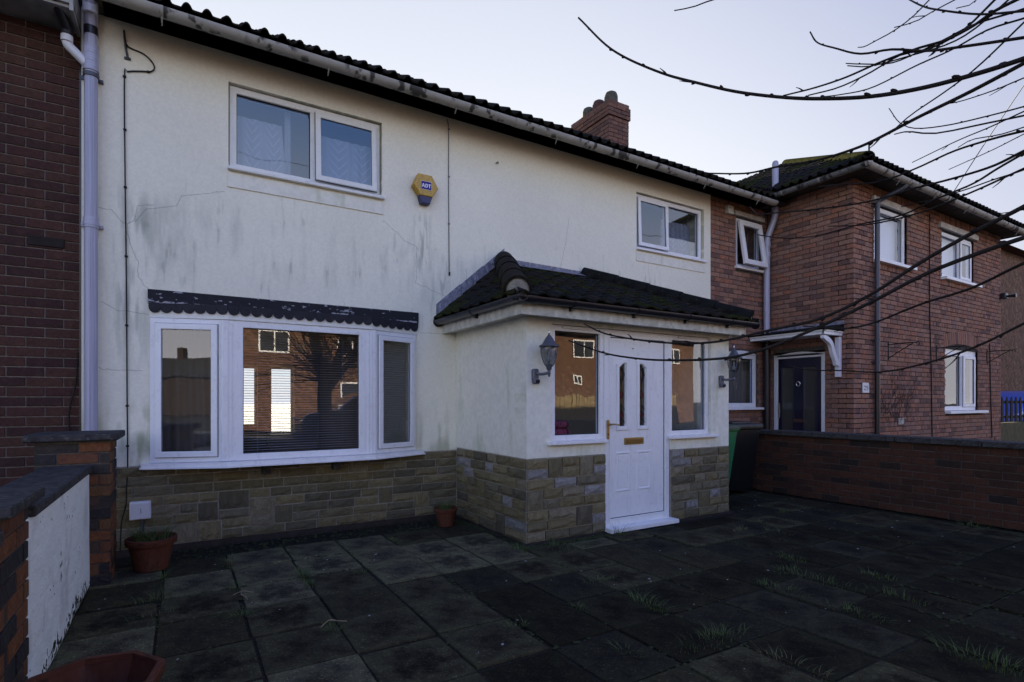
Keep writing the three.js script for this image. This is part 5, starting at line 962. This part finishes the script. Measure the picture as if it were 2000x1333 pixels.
// ---------------------------------------------------------------- the bare tree at the edge of the drive
{
  const tree = thing('bare_tree', 'leafless young tree with long whippy shoots overhanging the drive', 'tree', [2.75, 0, 7.25]);
  const T = V(2.75, 0, 7.25), limb = (pts, r0, r1, seg, rs = 7) => {
    const c = new THREE.CatmullRomCurve3(pts), g = new THREE.TubeGeometry(c, seg, 1, rs, false), p = g.attributes.position;
    for (let i = 0; i <= seg; i++) { const o = c.getPointAt(i / seg), r = r0 + (r1 - r0) * i / seg; for (let j = 0; j <= rs; j++) { const k = i * (rs + 1) + j; _v.fromBufferAttribute(p, k).sub(o).multiplyScalar(r).add(o); p.setXYZ(k, _v.x, _v.y, _v.z); } }
    return g;
  };
  const buds = (c, n, r0, r1, out) => { for (let i = 1; i <= n; i++) { const t = (i + rr(-.3, .3)) / (n + 1), o = c.getPointAt(t), d = c.getTangentAt(t), s = V(rr(-1, 1), rr(-1, 1), rr(-1, 1)).cross(d).normalize(), r = Math.max(.0022, (r0 + (r1 - r0) * t)); const b = new THREE.SphereGeometry(r * 1.15, 5, 4).scale(1, 1.9, 1); b.applyQuaternion(new THREE.Quaternion().setFromUnitVectors(V(0, 1, 0), d.clone().multiplyScalar(.85).addScaledVector(s, .5).normalize())); out.push(b.translate(o.x + s.x * r * .9, o.y + s.y * r * .9, o.z + s.z * r * .9)); } };
  add(tree, 'trunk', join([limb([V(2.75, -.05, 7.25), V(2.77, .7, 7.25), V(2.74, 1.3, 7.22), V(2.75, 1.75, 7.2)], .20, .15, 14, 12), limb([V(2.75, 1.6, 7.2), V(2.6, 2.1, 7.1), V(2.45, 2.7, 6.95)], .12, .07, 10, 9), limb([V(2.75, 1.55, 7.22), V(3.0, 2.1, 7.2), V(3.15, 2.8, 7.1)], .12, .07, 10, 9), limb([V(2.74, 1.6, 7.25), V(2.7, 2.3, 7.45), V(2.62, 3.1, 7.6)], .12, .07, 10, 9), limb([V(2.76, 1.5, 7.2), V(3.0, 1.9, 6.9), V(3.2, 2.3, 6.5)], .09, .05, 10, 9)]), M.bark);
  // shoots that reach across the drive; the first number is the thickness, then the run of each shoot from its thick end
  const shoots = [
[0.0105,[2.645, 2.606, 5.066, 2.621, 2.606, 4.923, 2.579, 2.62, 4.769, 2.52, 2.644, 4.604, 2.442, 2.698, 4.428, 2.409, 2.761, 4.28, 2.321, 2.853, 4.097, 2.239, 2.967, 3.919, 2.166, 3.077, 3.746, 2.032, 3.273, 3.536, 1.933, 3.518, 3.347]],
[0.0101,[3.041, 2.767, 4.956, 3.027, 2.726, 4.786, 2.991, 2.698, 4.604, 2.933, 2.64, 4.408, 2.967, 2.647, 4.267, 2.966, 2.659, 4.106, 2.927, 2.681, 3.921, 2.899, 2.713, 3.743, 2.797, 2.767, 3.521]],
[0.0069,[3.438, 3.156, 4.846, 3.353, 2.982, 4.677, 3.343, 2.921, 4.554, 3.322, 2.858, 4.424, 3.328, 2.814, 4.311]],
[0.0078,[2.909, 2.809, 4.993, 2.837, 2.848, 4.815, 2.841, 2.904, 4.684, 2.831, 2.982, 4.544, 2.831, 3.036, 4.41, 2.841, 3.137, 4.283, 2.889, 3.246, 4.178, 2.962, 3.378, 4.089]],
[0.0083,[2.777, 2.898, 5.029, 2.803, 2.912, 4.928, 2.857, 2.929, 4.844, 2.884, 2.942, 4.744, 2.884, 2.962, 4.626, 2.853, 2.953, 4.491, 2.811, 2.951, 4.348, 2.78, 2.945, 4.212, 2.74, 2.961, 4.071]],
[0.0064,[3.174, 3.075, 4.919, 3.126, 3.074, 4.754, 3.165, 3.097, 4.641, 3.195, 3.115, 4.522, 3.192, 3.126, 4.384, 3.178, 3.182, 4.239, 3.228, 3.262, 4.133]],
[0.0063,[2.38, 2.636, 5.139, 2.422, 2.718, 5.018, 2.431, 2.821, 4.878, 2.527, 2.927, 4.79, 2.628, 3.051, 4.705]],
[0.0084,[3.462, 3.347, 4.743, 3.433, 3.248, 4.608, 3.415, 3.22, 4.481, 3.389, 3.243, 4.348, 3.352, 3.218, 4.209, 3.306, 3.183, 4.064, 3.25, 3.193, 3.913]],
[0.0061,[3.538, 3.57, 4.438, 3.564, 3.539, 4.337, 3.576, 3.525, 4.228, 3.6, 3.532, 4.125, 3.649, 3.553, 4.038, 3.723, 3.618, 3.966]],
[0.0058,[3.555, 3.495, 4.566, 3.518, 3.467, 4.465, 3.499, 3.46, 4.376, 3.464, 3.466, 4.277]],
[0.0052,[3.637, 3.487, 4.615, 3.652, 3.494, 4.566, 3.649, 3.508, 4.506]],
[0.0067,[2.545, 3.57, 3.836, 2.528, 3.584, 3.747, 2.507, 3.61, 3.657, 2.478, 3.64, 3.561]],
[0.0056,[3.703, 3.006, 4.772, 3.78, 3.04, 4.624, 3.841, 3.077, 4.467, 3.953, 3.144, 4.339]],
[0.0054,[3.57, 2.807, 4.809, 3.523, 2.8, 4.663, 3.485, 2.817, 4.523, 3.461, 2.851, 4.392, 3.502, 2.927, 4.299, 3.55, 3.062, 4.212]],
[0.0046,[1.984, 2.136, 5.249, 2.026, 2.162, 5.158, 2.016, 2.177, 5.035, 2.048, 2.235, 4.937, 2.128, 2.274, 4.869]],
[0.0056,[3.703, 2.834, 4.772, 3.798, 2.856, 4.596, 3.897, 2.873, 4.423, 3.909, 2.834, 4.196]],
[0.0072,[3.306, 2.579, 4.882, 3.355, 2.618, 4.737, 3.388, 2.621, 4.581, 3.403, 2.607, 4.415, 3.402, 2.592, 4.239, 3.358, 2.628, 4.036, 3.403, 2.678, 3.889]],
[0.0052,[3.835, 2.757, 4.736, 3.95, 2.767, 4.571, 3.971, 2.75, 4.351]],
[0.0072,[3.306, 2.494, 4.882, 3.392, 2.499, 4.745, 3.418, 2.495, 4.57, 3.423, 2.499, 4.383, 3.406, 2.503, 4.183, 3.316, 2.512, 3.938, 3.255, 2.54, 3.711, 3.29, 2.593, 3.542, 3.392, 2.695, 3.414]],
[0.0069,[3.174, 2.434, 4.919, 3.27, 2.431, 4.802, 3.353, 2.418, 4.677, 3.379, 2.398, 4.518, 3.389, 2.368, 4.348, 3.356, 2.36, 4.152, 3.303, 2.347, 3.945, 3.287, 2.366, 3.76, 3.257, 2.438, 3.566]],
[0.0066,[3.041, 2.32, 4.956, 3.136, 2.313, 4.75, 3.195, 2.296, 4.522, 3.217, 2.304, 4.273, 3.255, 2.377, 4.032]],
[0.0092,[2.777, 2.097, 5.029, 2.757, 2.029, 4.877, 2.718, 1.934, 4.713, 2.66, 1.826, 4.537, 2.583, 1.735, 4.35, 2.486, 1.688, 4.151, 2.37, 1.65, 3.94, 2.305, 1.652, 3.76, 2.227, 1.676, 3.572, 2.11, 1.737, 3.361, 2.086, 1.81, 3.206]],
[0.0092,[2.645, 1.943, 5.066, 2.621, 1.912, 4.923, 2.579, 1.852, 4.769, 2.52, 1.763, 4.604, 2.442, 1.673, 4.428, 2.348, 1.592, 4.242, 2.278, 1.56, 4.071, 2.105, 1.551, 3.838, 2.05, 1.57, 3.675, 1.984, 1.606, 3.507, 1.88, 1.683, 3.315]],
[0.0074,[2.777, 1.868, 5.029, 2.832, 1.823, 4.852, 2.858, 1.78, 4.657, 2.855, 1.717, 4.445, 2.913, 1.721, 4.27, 2.931, 1.754, 4.07]],
[0.0068,[2.909, 1.661, 4.993, 2.898, 1.571, 4.83, 2.865, 1.503, 4.654, 2.853, 1.482, 4.491, 2.824, 1.491, 4.317, 2.823, 1.509, 4.161, 2.863, 1.545, 4.029]],
[0.0054,[3.967, 2.4, 4.699, 3.947, 2.397, 4.629, 3.945, 2.42, 4.568]],
[0.0064,[3.125, 3.12, 4.89, 3.105, 3.039, 4.76, 3.125, 3.043, 4.656, 3.093, 3.058, 4.519, 3.028, 3.069, 4.363, 3.031, 3.122, 4.248]],
[0.0061,[3.306, 3.1, 4.882, 3.313, 3.128, 4.75, 3.307, 3.112, 4.61, 3.288, 3.099, 4.462, 3.208, 3.054, 4.277, 3.186, 3.075, 4.127, 3.203, 3.128, 4.001]],
[0.006,[3.57, 2.495, 4.809, 3.599, 2.489, 4.68, 3.617, 2.485, 4.545, 3.622, 2.475, 4.401, 3.615, 2.485, 4.251]],
[0.0058,[3.835, 2.803, 4.736, 3.889, 2.83, 4.613, 3.933, 2.866, 4.483, 4.019, 2.883, 4.38]]
  ];
  const heads = [V(2.45, 2.7, 6.95), V(3.15, 2.8, 7.1), V(2.62, 3.1, 7.6), V(3.2, 2.3, 6.5)];
  shoots.forEach(([r, l]) => {
    const pts = []; for (let i = 0; i < l.length; i += 3) pts.push(V(l[i], l[i + 1], l[i + 2]));
    const a = pts[0], dir = a.clone().sub(pts[1]).normalize(), hd = heads[3].distanceTo(a) < heads[1].distanceTo(a) ? heads[3] : heads[1];
    if (a.x > 1.9 && shows(a, .985) === 0) { const m = a.clone().addScaledVector(dir, .35), e = hd.clone().lerp(m, .35); if (shows(m, 1) === 0) pts.unshift(hd.clone(), e, m); else pts.unshift(hd.clone()); }
    for (let k = 1; k < pts.length; k++) pts[k].add(V(rr(-.007, .007), rr(-.007, .007), rr(-.007, .007)));
    const n = pts.length * 7, c = new THREE.CatmullRomCurve3(pts), out = [limb(pts, r * 1.35, r * .45, n, 6)], len = c.getLength(); buds(c, Math.round(len / rr(.10, .16)), r * 1.2, r * .45, out);
    for (let k = 0; k < Math.round(len * .5); k++) { const t = rr(.55, .97), p = c.getPointAt(t), d = c.getTangentAt(t), s = V(rr(-1, 1), rr(-.4, 1), rr(-1, 1)).cross(d).normalize(), L = rr(.03, .09), e = p.clone().addScaledVector(d, L * .8).addScaledVector(s, L * .6); out.push(limb([p, p.clone().lerp(e, .5).addScaledVector(s, L * .08), e], Math.max(.0022, r * .55), .0014, 5, 5)); } add(tree, 'branch', join(out), M.bark);
  });
  // the rest of the crown, seen only mirrored in the windows
  let made = 0;
  for (let i = 0; i < 2400 && made < 240; i++) {
    const h = pick([...heads, V(2.75, 1.75, 7.2), V(2.66, 2.0, 7.15), V(2.9, 2.0, 7.2)]), a = rr(0, 6.283), up = rr(.05, 1.35), len = rr(1.2, 3.2), d = V(Math.cos(a) * Math.cos(up), Math.sin(up), Math.sin(a) * Math.cos(up)), pts = [h.clone()]; let ok = true;
    for (let k = 1; k <= 6; k++) { const p = h.clone().addScaledVector(d, len * k / 6); p.y += -.25 * (k / 6) ** 2 * Math.cos(up) * len + rr(-.05, .05); p.x += rr(-.06, .06); p.z += rr(-.06, .06); if (shows(p, 1.15) > 0) ok = false; pts.push(p); }
    if (!ok || pts.some((p) => p.distanceTo(EYE) < .8)) continue; made++;
    add(tree, 'branch', limb(pts, .013, .003, 14, 5), M.bark);
  }
}
lone('telephone_wire', tube([V(11.33, 4.86, 1.7), V(9.26, 5.41, 3.24), V(5, 6.45, 6.5), V(-1, 8.2, 11)], .006, 60, 5), M.cable, 'thin telephone wire rising from the gutter of the projecting wing', 'wire');
{ const pl = thing('telephone_pole', 'wooden telephone pole standing on the pavement', 'pole', [-1, 0, 11]); pl.position.z = 9.1; origin.set(pl, V(-1, 0, 9.1)); local(pl, 'post', cyl(.10, .14, 8.4, 0, 4.2, 0, 14), M.bark); local(pl, 'crossarm', bx(-.5, .5, 7.9, 8.0, -.05, .05), M.bark); }

// ---------------------------------------------------------------- weeds, litter and moss on the patio
{
  const L = (x, z) => (x < 1.5 && z < 1.3 ? 'tuft of grass in the slab joints below the bow window' : x < 2.3 && z < 3.3 ? 'tuft of grass in the slab joints between planter and porch corner' : z < 1.9 && x < 3.5 ? 'wispy grass at the foot of the porch stonework' : z < 1.9 && x < 4 ? 'tall dark grass stalks against the porch door sill' : x > 7 ? 'tuft of grass at the foot of the boundary wall' : 'low tuft of grass in the slab joints in front of the porch door'), put = (x, z, n, len, sp, o, m) => lone('weed_tuft', blades(Math.round(n * 1.5), len * .95, sp, o), m || M.grass, L(x, z), 'weed', 'weeds in the patio joints', [x, -.008, z]);
  const tufts = [[-.11, .90, 26, .11, .05], [-.12, 1.42, 40, .10, .09], [-.13, 1.75, 22, .07, .08], [.35, .80, 46, .12, .06], [.34, 1.45, 26, .08, .07], [.32, 2.0, 40, .07, .06], [.80, .72, 22, .10, .04], [.80, 1.41, 60, .09, .07], [.78, 1.60, 34, .07, .06], [.77, 2.5, 44, .06, .08], [1.24, 1.52, 24, .07, .04], [1.27, 1.12, 18, .05, .05], [2.19, 1.05, 26, .05, .07], [3.02, 1.80, 60, .09, .12], [3.73, 1.70, 26, .20, .05], [2.62, 1.68, 26, .13, .05], [2.95, 1.68, 20, .14, .03], [2.67, 2.65, 44, .06, .09], [2.63, 3.2, 60, .10, .08], [2.20, 3.0, 24, .05, .06], [2.56, 3.75, 70, .09, .14], [2.06, 3.62, 26, .06, .07], [2.65, 2.25, 30, .05, .08], [3.65, 3.5, 60, .08, .11], [3.68, 3.98, 36, .06, .10], [4.07, 3.55, 60, .09, .12], [4.08, 3.25, 34, .06, .09], [4.45, 3.05, 34, .07, .10], [5.45, 2.1, 26, .08, .05], [4.95, 2.2, 40, .09, .08], [5.2, 2.5, 26, .07, .07], [4.55, 3.7, 46, .07, .08], [4.2, 4.0, 44, .08, .1], [3.55, 4.70, 90, .11, .13], [1.73, 3.05, 24, .06, .06], [7.25, 3.4, 34, .12, .08], [6.2, 1.85, 22, .07, .06], [1.75, .75, 30, .06, .05], [2.66, 4.2, 36, .07, .1]];
  for (const [x, z, n, l, s] of tufts) put(x + rr(-.02, .02), z + rr(-.02, .02), n, l, s, { lie: rr(.7, 1.4), wid: .0026, elong: rr(1.2, 2.6), turn: pick([0, Math.PI / 2, Math.PI / 2]) }, rnd() < .2 ? M.grassPale : M.grass);
  const stalks = []; for (const [x, z, a] of [[.30, 1.62, .3], [.33, 1.66, 1.2], [.80, 2.42, 2.5]]) stalks.push(tube([V(x, .012, z), V(x + .06 * Math.cos(a), .035, z + .06 * Math.sin(a)), V(x + .13 * Math.cos(a), .02, z + .13 * Math.sin(a))], .0032, 8, 5), tube([V(x + .05 * Math.cos(a), .03, z + .05 * Math.sin(a)), V(x + .05, .02, z + .07)], .0028, 6, 5));
  lone('dry_stalks', join(stalks), std(C(.30, .24, .15)), 'broken straw coloured stalks lying on the patio slabs', 'twigs');
  const sp = []; for (let i = 0; i < 90; i++) { const x = rr(-.5, 7.2), z = rr(.7, 5), r = rr(.003, .010); if (x > 2.6 && x < 5.8 && z < 1.7) continue; sp.push(new THREE.CylinderGeometry(r * rr(.6, 1.2), r, .002, 5 + Math.floor(rr(0, 4))).scale(rr(.5, 2.0), 1, 1).rotateY(rr(0, 6)).translate(x, .0075, z)); }
  tag(lone('litter_specks', join(sp), std(C(.30, .30, .30)), 'pale fallen petals and droppings scattered over the slabs', 'litter'), null, null, null, 'stuff');
  const moss = []; for (let i = 0; i < 2600; i++) { const along = rnd() < .5, gi = Math.floor(rr(0, 17)), gj = Math.floor(rr(0, 10)); let x = -.12 + .4625 * (along ? gi : rr(-1, 16)), z = .42 + .494 * (along ? rr(0, 9) : gj); x += rr(-.012, .012); z += rr(-.012, .012); if ((x > 2.66 && x < 5.75 && z < 1.6) || fbm(x * 1.7, z * 1.7, 3) < .48) continue; moss.push(new THREE.IcosahedronGeometry(rr(.005, .013), 0).scale(rr(.8, 1.8), .55, rr(.8, 1.8)).translate(x, -.004, z)); }
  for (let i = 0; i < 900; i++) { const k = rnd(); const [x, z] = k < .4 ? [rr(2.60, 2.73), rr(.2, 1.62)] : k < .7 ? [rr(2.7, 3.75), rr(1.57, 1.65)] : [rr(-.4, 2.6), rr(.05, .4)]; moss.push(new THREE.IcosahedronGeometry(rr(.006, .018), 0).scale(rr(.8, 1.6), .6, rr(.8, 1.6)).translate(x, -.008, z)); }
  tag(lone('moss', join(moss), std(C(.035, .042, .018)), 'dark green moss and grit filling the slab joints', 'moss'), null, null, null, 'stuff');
}
lone('wrapped_package', join([rbox(-.14, .14, 0, .10, -.09, .09, .04, 3), rbox(-.13, .13, .10, .18, -.085, .085, .035, 3)]), std(C(.45, .10, .16), { map: rep(tex.dirty, 3) }), 'pink wrapped package standing inside the wide porch side light', 'package', null, [3.27, .96, 1.26]);

// ---------------------------------------------------------------- across the street: what the windows mirror
plainHouse('opposite_house', 'orange brick semi-detached house across the street opposite the bow window', { x0: -2, x1: 11, z0: 20, z1: 27, eave: 4.9, ridge: 7.4, face: -1, chimneys: [-.6, 9], wins: [[.8, 3.5, 1.3, .9], [3.4, 3.5, 1.3, .9], [6.8, 3.5, 1.4, .95], [9.4, 3.5, 1.1, .9], [1.0, 1.0, 1.6, 1.2], [7.2, 1.0, 1.9, 1.2]] });
plainHouse('opposite_house', 'orange brick house across the street opposite the porch', { x0: 14, x1: 27, z0: 20, z1: 27, eave: 4.9, ridge: 7.4, face: -1, chimneys: [16, 26], wins: [[18.4, 3.7, 1.4, .95], [22.5, 3.6, 1.4, .95], [17.9, 2.15, .6, .5], [21, 1.0, 1.6, 1.2], [25, 3.6, 1.2, .9]] });
plainHouse('opposite_house', 'low brick house darkened as if in shade, set back far across the street', { x0: -46, x1: -16, z0: 40, z1: 48, eave: 3.4, ridge: 5.6, wall: std(C(.06, .045, .035), { map: rep(tex.concrete, .7) }), roofM: std(C(.035, .035, .035)), face: -1, chimneys: [-33, -25], wins: [[-34, 1.2, 1.3, 1.2], [-26, 1.2, 1.3, 1.2]] });  // wall colour darkened to paint a front lying in shade
{
  const f = thing('close_board_fence', 'pale timber board fence across the street', 'fence', [16, 0, 16]), m = [std(C(.34, .25, .13), { map: tex.grain }), std(C(.30, .22, .11), { map: tex.grain })];
  for (let k = 0; k < 66; k++) add(f, 'board', bx(8 + k * .2, 8.18 + k * .2, 0, 1.55 + .06 * Math.sin(k), 16, 16.03), m[k % 2]);
  add(f, 'rail', bx(8, 21.2, 1.1, 1.2, 16.03, 16.08), m[0]);
}
car([4.9, 0, 10.6], 0, phys(C(.015, .016, .02), { roughness: .25, clearcoat: 1 }), 'black estate car parked in the street behind the bare tree', 1.62);

scene.traverse((o) => { if (o.isMesh) o.castShadow = o.receiveShadow = true; });
renderer.render(scene, camera);
